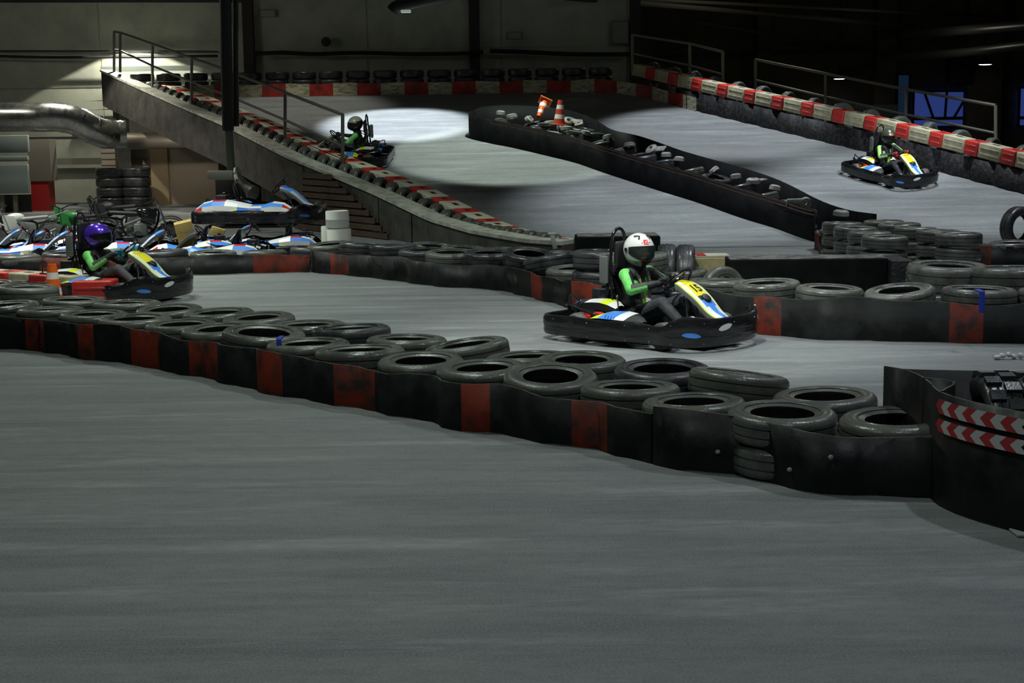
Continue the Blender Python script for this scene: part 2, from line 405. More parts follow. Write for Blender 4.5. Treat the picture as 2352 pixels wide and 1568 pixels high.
# ================================================================== tyres
M_tyre = [mat('dusty black rubber', (.070, .074, .066), .30, col2=(.125, .132, .115), ns=5, nd=4, bump=.12, bs=60, rvar=.08),
          mat('worn grey rubber', (.125, .132, .112), .31, col2=(.070, .074, .066), ns=4, bump=.12, bs=60, rvar=.08),
          mat('black rubber', (.028, .030, .033), .33, col2=(.058, .060, .062), ns=5, bump=.1, bs=60, rvar=.08)]
def tyre_mesh(name, Ro=.30, ri=.185, hw=.095, mt=0, lugs=0, seg=44):
    k = hw / .095
    prof = [(ri, -.062), (ri - .006, -.072), (ri + .012, -.080), (ri + .05, -.092), (Ro - .04, -.095), (Ro - .018, -.086), (Ro - .004, -.068),
            (Ro, -.05), (Ro, -.034), (Ro - .008, -.031), (Ro - .008, -.026), (Ro, -.023), (Ro + .001, 0), (Ro, .023), (Ro - .008, .026), (Ro - .008, .031), (Ro, .034), (Ro, .05),
            (Ro - .004, .068), (Ro - .018, .086), (Ro - .04, .095), (ri + .05, .092), (ri + .012, .080), (ri - .006, .072), (ri, .062),
            (ri + .012, .06), (ri + .045, .074), (Ro - .035, .06), (Ro - .02, .03), (Ro - .02, -.03), (Ro - .035, -.06), (ri + .045, -.074), (ri + .012, -.06)]
    m = MB(); m.lathe([(r, h * k) for r, h in prof], seg, closed=True)
    # the sidewall moulding ring
    m.lathe([(ri + .026, .089 * k), (ri + .030, .0935 * k), (ri + .036, .0935 * k), (ri + .04, .089 * k)], seg)
    if lugs:
        for i in range(lugs):
            a = 2 * math.pi * i / lugs
            for s in (-1, 1):
                aa = a + (math.pi / lugs if s > 0 else 0)
                m.box((math.cos(aa) * (Ro + .008), math.sin(aa) * (Ro + .008), s * hw * .45), (.03, 2 * math.pi * Ro / lugs * .55, hw * .8), (0, 0, math.degrees(aa)))
    o = m.build(name, M_tyre[mt]); me = o.data; bpy.data.objects.remove(o); return me
TM = [tyre_mesh('tyre', .30, .18, .082, 0), tyre_mesh('tyre', .29, .175, .078, 1), tyre_mesh('tyre', .31, .195, .085, 0), tyre_mesh('tyre', .30, .185, .095, 2), tyre_mesh('tyre', .295, .17, .080, 1)]
TR = [.30, .29, .31, .30, .295]; TH = [.082, .078, .085, .095, .080]
TB = tyre_mesh('tyre', .38, .22, .12, 0, 0); TS = tyre_mesh('tyre', .205, .11, .09, 1, 0, 32)
ORD = ['first', 'second', 'third', 'fourth', 'fifth', 'sixth', 'seventh', 'eighth', 'ninth', 'tenth', 'eleventh', 'twelfth', 'thirteenth', 'fourteenth', 'fifteenth',
       'sixteenth', 'seventeenth', 'eighteenth', 'nineteenth', 'twentieth'] + ['twenty-' + s for s in ('first', 'second', 'third', 'fourth', 'fifth', 'sixth', 'seventh', 'eighth', 'ninth')] + ['thirtieth'] + ['thirty-' + s for s in ('first', 'second', 'third', 'fourth', 'fifth', 'sixth', 'seventh', 'eighth', 'ninth')] + ['fortieth'] + ['forty-' + s for s in ('first', 'second', 'third', 'fourth', 'fifth', 'sixth', 'seventh', 'eighth', 'ninth')] + ['fiftieth'] + ['fifty-' + s for s in ('first', 'second', 'third', 'fourth', 'fifth', 'sixth', 'seventh', 'eighth', 'ninth')]
def tyre(me, loc, rot=(0, 0, 0), label='', group=None, sc=1):
    o = link('tyre', me, None, loc); o.rotation_euler = [R(a) for a in rot]; o.scale = (sc,) * 3
    tag(o, label, 'tyre', group); return o
def row(line, name, group, layers=2, step=.585, z0=0.0, kinds=(0, 1, 2, 4), tilt=3.0, tiltlist={}, gz=None, sc=1, end='left', adj='black'):
    """a row of stacked tyres along a ground line; every tyre a thing of its own"""
    P = resample([Vector(p) for p in line], step=step); n = len(P)
    for i, p in enumerate(P):
        z = (gz(p) if gz else 0) + z0
        ks = kinds[rnd.randrange(len(kinds))]
        nl = layers(i, n) if callable(layers) else layers
        for l in range(nl):
            q = ks if l == 0 else kinds[rnd.randrange(len(kinds))]; top = l == nl - 1
            j = Vector((rnd.uniform(-.012, .012), rnd.uniform(-.012, .012), 0)) * (1 + l)
            tx, ty = (rnd.uniform(-tilt, tilt), rnd.uniform(-tilt, tilt)) if top else (0, 0)
            if top and i in tiltlist: tx, ty = tiltlist[i]
            h = TH[q] * sc; lift = TR[q] * sc * math.sin(R(max(abs(tx), abs(ty)))) * .8
            where = f'{ORD[i]} from the {end}'
            if nl == 1: lb = f'{adj} tyre lying in {name}, {where}'
            elif top: lb = f'{adj} tyre on top of {name}, {where}'
            elif l == 0: lb = f'bottom {adj} tyre of {name}, stack {where}'
            else: lb = f'middle {adj} tyre of {name}, stack {where}'
            tyre(TM[q], Vector((p.x, p.y, z + h + lift + .002)) + j, (tx, ty, rnd.uniform(0, 360)), lb, group, sc)
            z += 2 * h + .002
    return P
# ================================================================== conveyor-belt skirts
M_belt = mat('dirty black belt', (.007, .008, .008), .6, spec=.12, col2=(.017, .021, .019), ns=3.2, nd=7, bump=.25, bs=9, rvar=.1, lo=.42, hi=.68)
M_beltr = mat('worn red belt paint', (.15, .020, .009), .6, spec=.15, col2=(.018, .015, .013), ns=4.5, nd=7, bump=.2, bs=9, lo=.42, hi=.64)
M_beltk = mat('plain black belt', (.005, .006, .006), .45, spec=.22, col2=(.010, .011, .011), ns=5, nd=6, bump=.15, bs=10, rvar=.08)
M_edge = mat('light-catching cut belt edge', (.12, .12, .085), .8, col2=(.03, .03, .025), ns=9)  # cut fabric edge; its pale tone also paints the light it catches
def belt(line, h, label, reds=(), wave=.018, thick=.012, main=None, z=None, edge=True, name='rubber_skirt', hvar=.014, cat='barrier', group=None, wl=.62):
    P = resample(catmull(line, 8), step=.09); n = len(P); s = 0; Q = []; ph = rnd.uniform(0, 6)
    for i, p in enumerate(P):
        s = i * .09; a = P[max(0, i - 1)]; b = P[min(n - 1, i + 1)]; t = (b - a); t.z = 0; t.normalize()
        w = wave * math.sin(2 * math.pi * s / wl + ph) + wave * .4 * math.sin(2 * math.pi * s / (wl * .43) + 1)
        Q.append(p + Vector((-t.y, t.x, 0)) * w)
    base = [Vector((q.x, q.y, (z(q) if z else 0) + .004)) for q in Q]
    hh = [(h(i * .09) if callable(h) else h) + hvar * math.sin(i * .09 * 3.1 + ph) + hvar * .5 * math.sin(i * .09 * 8.3) for i in range(n)]
    top = [b + Vector((0, 0, q)) for b, q in zip(base, hh)]
    m = MB(); b2 = offset2d(base, thick); t2 = offset2d(top, thick)
    for i in range(n - 1):
        s = i * .09; red = any(a <= s <= b for a, b in reds); mi = 1 if red else 0
        m.add([base[i], base[i + 1], top[i + 1], top[i]], [(0, 1, 2, 3)], mi)
        m.add([b2[i], b2[i + 1], t2[i + 1], t2[i]], [(3, 2, 1, 0)], 0)
        m.add([top[i], top[i + 1], t2[i + 1], t2[i]], [(0, 1, 2, 3)], 2 if edge else 0)
    for i in (0, n - 1): m.add([base[i], top[i], t2[i], b2[i]], [(0, 1, 2, 3)], 0)
    bm = m.build(name, [main or M_belt, M_beltr, M_edge]); me = bm.data
    b = bmesh.new(); b.from_mesh(me); bmesh.ops.remove_doubles(b, verts=b.verts, dist=.0005); b.to_mesh(me); b.free()
    tag(bm, label, cat, group); return bm, P

# ---- near barrier: the long tyre wall crossing the foreground
NB = [at(x, y) for x, y in [(-60, 795), (0, 801), (50, 805), (100, 808), (200, 826), (310, 838), (360, 850), (480, 871), (620, 905), (770, 930), (960, 965), (1060, 990), (1180, 1003), (1290, 1025), (1390, 1037), (1490, 1066)]]
L0 = resample(NB, step=.05)
def arc_at_px(px):
    return min(range(len(L0)), key=lambda i: abs(proj(L0[i])[0] - px)) * .05
reds = [(arc_at_px(a), arc_at_px(b)) for a, b in ((52, 103), (178, 218), (308, 358), (432, 494), (588, 655), (778, 848), (1048, 1116), (1296, 1390))]
bo, _ = belt([p for p in NB], lambda s: .285, 'long dirty black skirt with red patches along the near tyre wall', reds, group=None, wave=.026)
NB2 = [at(x, y) for x, y in [(1496, 1068), (1560, 1080), (1690, 1090), (1760, 1108), (1900, 1137), (2040, 1140), (2140, 1143)]]
belt(NB2, .31, 'plain black bolted rubber skirt in front of the two largest near tyres', main=M_beltk, wave=.012)
line = resample(catmull([p for p in NB] + [at(1640, 1092), at(1860, 1132), at(2060, 1142)], 4), step=.1)
f1 = offset2d(line, .335); f1 = [p for p in f1 if p.x > -4.6]
row(f1, 'the near barrier front row', 'tyres of the near tyre wall', 2, .575, tilt=2.5, kinds=(0, 1, 2, 4, 1), tiltlist={6: (5, 3), 11: (-3, 6), 16: (7, 3)}, adj='worn')
f2 = offset2d(line, .335 + .56); f2 = resample([p for p in f2 if p.x > -4.75 and p.x < 1.8], step=.1)[3:]
row(f2, 'the near barrier rear row', 'tyres of the near tyre wall', 2, .59, tilt=2.5, kinds=(0, 4, 2, 3, 1), tiltlist={8: (6, -4), 12: (-4, 8)}, adj='dusty')
f3 = resample([line[0] + Vector((-1.4, .9, 0)), line[0] + Vector((-.7, .45, 0))] + line, step=.1); f3 = offset2d(f3, .335 + 1.08); f3 = [p for p in f3 if -80 < proj(p + Vector((0, 0, .35)))[0] < 75]
row(f3, 'the near barrier third row', 'tyres of the near tyre wall', 2, .6, tilt=2, kinds=(0, 2), adj='dull')

# ---- barrier behind the white-helmeted kart: low left half, higher right half
MA = [at(x, y) for x, y in [(-90, 640), (0, 638), (150, 636), (300, 634), (430, 632), (560, 628), (640, 626), (712, 625)]]
belt(MA, .23, 'low dark red and black rubber skirt before the parked karts', [(.9, 2.3), (3.6, 4.6)], main=M_beltk, wave=.01)
row(offset2d(resample(MA, step=.1), .33), 'the low barrier before parked karts', 'tyres of the low barrier by the pit', 1, .60, z0=.10, tilt=2, kinds=(0, 1, 3), adj='flat dark')
MBL = [at(x, y) for x, y in [(716, 626), (800, 633), (900, 644), (1000, 658), (1080, 662), (1150, 668), (1250, 692), (1330, 712), (1400, 722)]]
belt(MBL, lambda s: .27, 'black rubber skirt curving behind the number fifteen kart', [(.35, .7), (4.2, 4.5), (5.3, 6.2)], main=M_beltk, wave=.02, edge=True)
r1 = offset2d(resample(catmull(MBL, 4), step=.1), .37)
row(r1, 'the curved barrier behind kart fifteen', 'tyres behind the number fifteen kart', lambda i, n: 2 if i < 9 else 3, .60, tilt=4, kinds=(0, 3, 2, 3), tiltlist={6: (9, 5), 7: (-3, 12)}, adj='dark')
r2 = offset2d(resample(catmull(MBL, 4), step=.1), .95); r2 = r2[12:]
row(r2, 'the curved barrier rear row', 'tyres behind the number fifteen kart', lambda i, n: 2, .62, tilt=5, kinds=(0, 3, 2), adj='dark')

# ---- barrier right of the kart
MR = [at(x, y) for x, y in [(1590, 745), (1680, 760), (1750, 768), (1830, 776), (1900, 781), (2000, 783), (2120, 786), (2200, 788), (2352, 791), (2440, 792)]]
LR = resample(MR, step=.05)
def arcR(px): return min(range(len(LR)), key=lambda i: abs(proj(LR[i])[0] - px)) * .05
belt(MR, .34, 'long black rubber skirt with one red patch right of the number fifteen kart', [(arcR(2176), arcR(2250)), (arcR(1735), arcR(1780))], wave=.014, hvar=.02)
row(offset2d(resample(MR, step=.1), .335), 'the barrier ahead of kart fifteen', 'tyres right of the number fifteen kart', 2, .62, tilt=2.5, kinds=(0, 2, 3, 1), z0=.06, tiltlist={3: (3, 7)}, adj='dull')
for i, (px, py) in enumerate(((2183, 640), (2335, 648), (2075, 650))):
    p = at(px, py, .36); 
    for l in range(2):
        if i == 2: continue
        tyre(TB, (p.x, p.y + .1, .125 + .245 * l), (rnd.uniform(-2, 2), 2, rnd.uniform(0, 360)), ('upper' if l else 'lower') + ' oversized grey tyre ' + ('right beside the long black block' if i == 0 else 'at the right picture edge behind the skirted barrier'), 'oversized tyres by the black block')

# ---- barrier further right, at the foot of the ramp
MU = [at(x, y) for x, y in [(1872, 572), (1890, 584), (1960, 596), (2060, 607), (2160, 612), (2260, 614), (2360, 616), (2450, 616)]]
belt(MU, .26, 'dark rubber skirt with red paint at the foot of the ramp, upper right', [(.1, .6), (1.6, 2.0), (3.1, 3.7), (4.2, 6)], main=M_beltk, wave=.02)
row(offset2d(resample(catmull(MU, 4), step=.1), .34), 'the ramp foot barrier front row', 'tyres at the foot of the ramp', 1, .60, z0=.12, kinds=(0, 1, 2), tilt=2, adj='dark')
U1 = [at(x, y, .5) for x, y in [(1935, 509), (1965, 520), (1998, 530), (2032, 540)]]
U2 = [at(x, y, .5) for x, y in [(2030, 505), (2066, 512), (2103, 520), (2156, 527), (2202, 534)]]
for nm, U in (('left', U1), ('right', U2)):
    for i, p in enumerate(U):
        z = G(p.y)
        for l in range(3):
            q = (0, 1, 4)[(i + l) % 3]
            tyre(TM[q], (p.x, p.y, z + TH[q] * .9 + l * .175), (rnd.uniform(-2, 2), rnd.uniform(-2, 2), rnd.uniform(0, 360)),
                 f'{("bottom", "middle", "top")[l]} grey tyre, {ORD[i]} stack in the {nm} group at the ramp foot', 'stacked tyres at the ramp foot', .92)
p = at(2345, 556, .1); tyre(TM[3], (p.x, p.y + .1, G(p.y) + .30), (90, 0, 25), 'black tyre standing upright at the right picture edge on the ramp foot')

# ---- left edge of the ramp: upright tyres and plastic blocks behind the parapet
M_bw = mat('white plastic block', (.68, .66, .52), .5, col2=(.42, .40, .30), ns=6, nd=6, lo=.4, hi=.75)
M_by = mat('dirty cream plastic block', (.46, .43, .29), .55, col2=(.30, .27, .18), ns=5, nd=6)
M_br = mat('red plastic block', (.55, .035, .025), .45, col2=(.38, .03, .025), ns=5)
M_hole = mat('dark socket', (.02, .006, .005), .7)
def block_mesh(L, D, H, mt):
    m = MB(); m.rbox((0, 0, H / 2), (L, D, H), .018, seg=3)
    m.smooth = True
    m.box((0, 0, H + .001), (L * .30, D * .22, .006), mi=1)
    for z in (.3, .7): m.rbox((0, -D / 2, H * z), (L * .82, .014, H * .10), .004, seg=1)
    o = m.build('barrier_block', [mt, M_hole]); me = o.data; bpy.data.objects.remove(o); return me
BW = block_mesh(.52, .36, .26, M_bw); BY = block_mesh(.52, .3, .26, M_by); BR = block_mesh(.30, .35, .26, M_br)
def blocks(line, z, name, group, pat='WR', gap=.01, end='left', count0=0):
    P = resample(line, step=.02); i = 0; s = 0; k = 0; cum = 0; cw = cr = 0
    while True:
        c = pat[k % len(pat)]; L = .52 if c in 'WY' else .30
        a = s; b = s + L; ia, ib = int(a / .02), int(b / .02)
        if ib >= len(P): break
        p, q = P[ia], P[ib]; d = q - p
        za, zb = z(p), z(q)
        o = link('barrier_block', {'W': BW, 'Y': BY, 'R': BR}[c], None, ((p.x + q.x) / 2, (p.y + q.y) / 2, (za + zb) / 2))
        o.rotation_euler = (0, -math.atan2(zb - za, Vector((d.x, d.y)).length), math.atan2(d.y, d.x))
        if c == 'R': cr += 1; lb = f'red plastic block in {name}, {ORD[cr - 1]} red from the {end}'
        else: cw += 1; lb = f'{"white" if c == "W" else "cream"} plastic block in {name}, {ORD[cw - 1]} pale from the {end}'
        tag(o, lb, 'barrier block', group); s = b + gap; k += 1
edge_r = offset2d(edge, .30)
el = [Vector((p.x, p.y, 0)) for p in edge_r if p.y < 35.6 and p.y > 19.3]
zl = lambda p: max(G(p.y), 0)
P = resample(offset2d(el, .22), step=.42)
for i, p in enumerate(P):
    d = (P[min(i + 1, len(P) - 1)] - P[max(i - 1, 0)]); a = math.degrees(math.atan2(d.y, d.x))
    q = (0, 3, 1)[i % 3]; hgt = max(0, zl(p)); tz = min(1, (p.y - 19) / 5) * .12
    tyre(TS, (p.x, p.y, hgt + .196), (90, 0, a + 126 + rnd.uniform(-12, 12)), f'small tyre upright behind the ramp parapet, {ORD[i]} from the top', 'upright tyres along the ramp parapet', .95)
blocks(offset2d(el, .60), lambda p: zl(p) + .0 + .05 * min(1, max(0, (p.y - 19.5) / 3)), 'the left ramp edge row', 'plastic blocks down the left ramp edge', 'WR', end='top')

# ---- right edge of the ramp: black skirt, blocks on top, tyres behind
RE = [Vector((interp(XR, y), y, 0)) for y in [34.9, 33.5, 32.85, 31.4, 30, 28.71, 27, 25.49, 24, 22.6]]
rz = lambda p: G(p.y)
M_net = mat('black lattice skirt', (.008, .008, .009), .6, spec=.2, col2=(.035, .035, .036), ns=14, nd=3, bump=.5, bs=20, lo=.45, hi=.75)
belt(RE[1:], .40, 'black patterned rubber skirt under the right row of red and white blocks', main=M_net, wave=.02, z=rz, edge=False, hvar=.0)
blocks(offset2d(resample(RE, step=.1), .16), lambda p: rz(p) + .42, 'the right ramp edge row', 'plastic blocks on the right ramp edge', 'YR', end='far end')
P = resample(offset2d(resample(RE, step=.1), .62), step=.78)
for i, p in enumerate(P):
    tyre(TM[i % 3], (p.x, p.y, G(p.y) + .38 + .0), (90, 0, 40 + rnd.uniform(-15, 15)), f'dusty tyre upright behind the right block row, {ORD[i]} from the far end', 'upright tyres behind the right block row', 1.0)
    
# ---- back of the upper level: painted skirt and tyres on top
BB = [Vector((x, y, 0)) for x, y in ((-8.6, 35.35), (-6.5, 35.35), (-4, 35.35), (-2, 35.35), (0, 35.35), (1.6, 35.3), (2.6, 34.95), (3.4, 34.0), (4.1, 32.8))]
m = MB(); P = resample(catmull(BB, 6), step=.07); tot = .07 * (len(P) - 1)
lo = [Vector((p.x, p.y + .02 * math.sin(i * .55), G(p.y) + .005)) for i, p in enumerate(P)]; hi = [p + Vector((0, 0, .29 + .012 * math.sin(i * .3))) for i, p in enumerate(lo)]
l2 = offset2d(lo, .012); h2 = offset2d(hi, .012); s = 0
for i in range(len(P) - 1):
    s = i * .07; c = int(s / .56) % 2
    m.add([lo[i], lo[i + 1], hi[i + 1], hi[i]], [(0, 1, 2, 3)], c); m.add([l2[i], l2[i + 1], h2[i + 1], h2[i]], [(3, 2, 1, 0)], c); m.add([hi[i], hi[i + 1], h2[i + 1], h2[i]], [(0, 1, 2, 3)], c)
tag(m.build('painted_skirt', [mat('dirty cream skirt paint', (.50, .48, .34), .5, col2=(.14, .14, .10), ns=7, nd=6, stretch=(1, 1, 5), lo=.45, hi=.62), mat('worn red skirt paint', (.42, .028, .02), .5, col2=(.16, .02, .015), ns=4, nd=6)]),
    'red and cream checkered rubber skirt across the back of the upper level', 'barrier')
b1 = [Vector((x, 35.72, 0)) for x in (-8.7, 2.2)]
P = resample(b1, step=.64)
for i, p in enumerate(P):
    for l in range(3):
        q = 3
        tyre(TM[q], (p.x + rnd.uniform(-.01, .01), p.y, G(p.y) + .105 + l * .195), (0, 0, rnd.uniform(0, 360)), f'{("bottom", "middle", "top")[l]} dark tyre, {ORD[i]} stack from the left, back of upper level', 'tyres along the back of the upper level', .95)

# ---- hairpin island between the two lanes
IL = [gp(x, y) for x, y in [(1872, 556), (1790, 528), (1700, 500), (1600, 465), (1510, 437), (1390, 398), (1324, 375), (1255, 358), (1179, 340), (1128, 330), (1079, 317)]]
IR = [gp(x, y, .48) for x, y in [(1096, 250), (1125, 244), (1179, 242), (1281, 249), (1340, 264), (1375, 281), (1408, 299), (1472, 314), (1561, 345), (1600, 357), (1792, 416), (2012, 492)]]
IR = [Vector((p.x, p.y, 0)) for p in IR]; IL = [Vector((p.x, p.y, 0)) for p in IL]
M_isl = mat('black island wall', (.004, .0045, .005), .6, spec=.07, col2=(.008, .008, .009), ns=3, rvar=.06)
belt(IL[:-1] + [IL[-1]] + IR, .48, 'tall black rubber wall wrapped around the hairpin island', main=M_isl, wave=.0, z=rz, hvar=0, edge=False, name='hairpin_skirt')
o2, PI_ = belt([p for p in offset2d(IL[:-1], .014)], .03, 'x', main=M_isl, wave=0, z=lambda p: rz(p) + .40, hvar=0, edge=False)
bpy.data.objects.remove(o2)
# brown tape line near the top of the front face
m = MB(); Q = resample(catmull(IL, 6), step=.1); Q = offset2d(Q, .006 if False else .02)
for z0, z1 in ((.40, .425), (.455, .478)):
    a = [Vector((p.x, p.y, G(p.y) + z0)) for p in Q]; b_ = [Vector((p.x, p.y, G(p.y) + z1)) for p in Q]; m.ring([a, b_], False)
tape = m.build('trim_tape', mat('brown rubber strip', (.17, .10, .075), .7, col2=(.09, .05, .04), ns=8))
w = [o for o in bpy.data.objects if o.name.startswith('hairpin_skirt')][0]; tape.parent = w
ctr = []
for t in range(0, 44):
    y = 30.1 - t * .19; 
    def xat(L, y):
        c = sorted(L, key=lambda p: abs(p.y - y))[:2]; 
        return c[0].x if abs(c[0].y - c[1].y) < 1e-6 else c[0].x + (c[1].x - c[0].x) * (y - c[0].y) / (c[1].y - c[0].y)
    ctr.append((y, xat(resample(IL, step=.05), y), xat(resample(IR[2:], step=.05), y)))
k2 = 0
for j, (y, a, b_) in enumerate(ctr):
    if j % 3: continue
    x0, x1 = min(a, b_), max(a, b_); w_ = x1 - x0; n_ = max(1, int((w_ - .72) / .58) + 1); sc_ = min(.88, w_ * .82 / 2 / .33)
    for i in range(n_):
        x = x0 + w_ / 2 if n_ == 1 else x0 + .36 + (w_ - .72) * i / (n_ - 1)
        if w_ < .5 or w_ > 4: continue
        tl = rnd.random() < .25
        q = (3, 3, 0)[k2 % 3]; lying = not tl
        if k2 >= len(ORD): break
        for l in range(2 if not tl else 1):
            tyre(TM[q], (x, y, G(y) + (.11 + l * .185 if lying else .27)), ((-rnd.uniform(8, 14), rnd.uniform(-5, 5), rnd.uniform(0, 360)) if lying else (60 + rnd.uniform(-20, 20), 0, rnd.uniform(0, 360))),
                 f'{("upper" if l else "lower") + " dark tyre" if lying else "tipped grey tyre"} inside the hairpin island, {ORD[k2]} from its rounded tip', 'tyres inside the hairpin island', sc_)
        k2 += 1
# grey concrete anchor feet lying on the island tyres
M_foot = mat('grey concrete foot', (.28, .28, .25), .8, col2=(.18, .18, .16), ns=6)
for i, (px, py) in enumerate(((1175, 264), (1215, 272), (1150, 256), (1262, 280), (1330, 284), (1305, 275), (1302, 292), (1345, 302), (1395, 312), (1497, 340), (1530, 352), (1560, 362), (1445, 330), (1640, 388), (1690, 402), (1730, 412), (1780, 428), (1850, 462), (1932, 486))):
    p = gp(px, py + 4, .46); m = MB()
    r = .095 if i % 3 else .12
    m.lathe([(.03, -.03), (r, -.03), (r * .97, .03), (r * .7, .05), (.045, .055), (.035, 0), (.03, -.03)], 20)
    if i % 2: m.rbox((.16, .02, -.01), (.30, .13, .035), .012)
    o = m.build('concrete_foot', M_foot); o.location = p; o.rotation_euler = (R((i * 37) % 30 - 10 + (50 if i % 4 == 1 else 0)), R((i * 23) % 20 - 10), i * 1.3)
    tag(o, f'grey concrete marker foot on the hairpin island tyres, {ORD[i]} from its rounded tip', 'weight', 'concrete feet on the hairpin island')
# ================================================================== go-karts
def P_(name, c, rough=.35, **k): return mat(name, c, rough, **k)
K_blk = P_('scuffed black bumper plastic', (.009, .009, .010), .32, col2=(.022, .023, .025), ns=5, nd=8, stretch=(1, 1, 5), bump=.35, bs=6, lo=.48, hi=.8, rvar=.1, coat=.25)
K_blk2 = P_('matt black plastic', (.014, .014, .016), .5); K_gloss = P_('gloss black tube', (.010, .010, .011), .18, coat=.6)
K_white = P_('white sticker', (.74, .76, .74), .35); K_blue = P_('blue sticker', (.030, .17, .62), .32, col2=(.02, .12, .48), ns=9)
K_yel = P_('yellow plate', (.80, .72, .02), .35); K_lime = P_('lime sticker', (.68, .82, .03), .35); K_red = P_('red engine plastic', (.55, .02, .02), .35)
K_chr = P_('bright metal', (.55, .55, .56), .22, metal=1); K_grey = P_('grey plastic', (.13, .14, .135), .4); K_green = P_('green pedal paint', (.01, .28, .12), .4)
K_purple = P_('purple anodised rod', (.32, .20, .55), .3, metal=.6); K_tyre = P_('slick kart tyre', (.050, .050, .048), .55, col2=(.10, .10, .095), ns=8, nd=3)
K_ltblue = P_('sky blue sticker', (.07, .27, .80), .3); K_ink = P_('black ink', (.006, .006, .006), .5); K_navy = P_('navy line', (.02, .03, .22), .4)
K_pale = P_('faded white sticker', (.50, .52, .58), .35)
K_seat = P_('black seat shell', (.010, .010, .011), .3, coat=.3)

def dist_wheel(parent, x, y, r, w, name='wheel', rot=0):
    m = MB(); hw = w / 2; ri = r * .48
    m.lathe([(ri, -hw * .8), (r * .8, -hw), (r * .95, -hw * .85), (r, -hw * .55), (r, hw * .55), (r * .95, hw * .85), (r * .8, hw), (ri, hw * .8), (ri - .004, 0)], 28, axis='y', closed=True)
    o = m.build(name, K_tyre, parent, (x, y, r)); o.rotation_euler = (0, 0, R(rot))
    m = MB(); m.lathe([(ri, -hw * .8), (ri * .9, -hw * .85), (ri * .75, -hw * .3), (ri * .2, -hw * .35), (.002, -hw * .35)], 20, axis='y')
    m.lathe([(.002, hw * .35), (ri * .2, hw * .35), (ri * .75, hw * .3), (ri * .9, hw * .85), (ri, hw * .8)], 20, axis='y')
    m.build('rim', K_chr if w > .15 else K_grey, o)
    return o

def outline():
    H = [(-.93, 0), (-.93, .28), (-.925, .46), (-.88, .56), (-.78, .60), (-.60, .615), (-.40, .63), (-.20, .635), (0, .62), (.16, .585), (.28, .55), (.38, .545), (.50, .565), (.62, .575), (.74, .545), (.84, .46), (.905, .33), (.94, .18), (.95, 0)]
    full = [Vector((x, -y, 0)) for x, y in H] + [Vector((x, y, 0)) for x, y in H[::-1][1:-1]]
    return catmull(full, 5, closed=True)
OUT = outline()
def bump_top(p):
    z = .245 - .02 * max(0, 1 - abs(p.x - .42) / .2) + .055 * min(1, max(0, (p.x - .56) / .18))
    f = max(0, 1 - abs(p.x - .72) / .20); z += .02 * min(1, f * 2.0)
    c = max(0, 1 - math.hypot(p.x - .80, abs(p.y) - .50) / .16); z += .035 * c * (1 if p.y > 0 else .3)
    z += .004 * math.sin(p.x * 9)
    return z
def nrm(i):
    a = OUT[i - 1]; b = OUT[(i + 1) % len(OUT)]; t = (b - a).normalized(); return Vector((t.y, -t.x, 0))
def bump_pt(px, side, u):
    """point on the bumper's outer face: nearest outline vertex to (px, side), height fraction u"""
    i = min(range(len(OUT)), key=lambda k: (OUT[k] - Vector((px, side, 0))).length); return i
PROF = [(-.030, 1.0), (-.012, 1.03), (.006, 1.0), (.020, .86), (.022, .60), (.014, .38), (.020, .22), (.008, .05), (-.012, .0), (-.03, .03)]
def bump_row(i, off=0):
    p = OUT[i]; n = nrm(i); z0, z1 = .055, bump_top(p)
    return [p + n * (d + off) + Vector((0, 0, z0 + (z1 - z0) * u)) for d, u in PROF]
def face_pt(i, u, off=.003):
    """outer face by height fraction"""
    p = OUT[i % len(OUT)]; n = nrm(i % len(OUT)); z0, z1 = .055, bump_top(p)
    ks = PROF[2:8]
    for (d0, u0), (d1, u1) in zip(ks, ks[1:]):
        if u0 >= u >= u1: d = d0 + (d1 - d0) * (u0 - u) / (u0 - u1); break
    else: d = .012
    return p + n * (d + off) + Vector((0, 0, z0 + (z1 - z0) * u))
def decal(parent, x, side, n, u0, u1, mt, name='sticker', skew=0):
    i0 = min(range(len(OUT)), key=lambda k: (OUT[k] - Vector((x, side, 0))).length)
    m = MB(); rows = []
    for k in range(n + 1):
        f = k / n; e = 1 - abs(2 * f - 1) ** 3 * .75
        um = (u0 + u1) / 2 + skew * (f - .5)
        rows.append([face_pt(i0 + k, um + (u1 - u0) / 2 * e * s, .005) for s in (-1, 0, 1)])
    m.ring(rows, False); return m.build(name, mt, parent)

def text_mesh(txt, size, extrude=.0006):
    c = bpy.data.curves.new('lettering', 'FONT'); c.body = txt; c.size = size; c.align_x = 'CENTER'; c.align_y = 'CENTER'; c.extrude = extrude; c.offset = size * .018
    o = bpy.data.objects.new('lettering', c); COL.objects.link(o)
    me = bpy.data.meshes.new_from_object(o.evaluated_get(bpy.context.evaluated_depsgraph_get())); bpy.data.objects.remove(o); bpy.data.curves.remove(c)
    return me

def nassau_path():
    return catmull([Vector((.32, 0, .575)), Vector((.37, 0, .568)), Vector((.46, 0, .525)), Vector((.58, 0, .440)), Vector((.70, 0, .33)), Vector((.80, 0, .275)), Vector((.88, 0, .245))], 6)
def nassau_w(f):   # half width along the fairing
    return interp([(0, .085), (.08, .125), (.35, .145), (.6, .125), (.85, .095), (1, .03)], f)

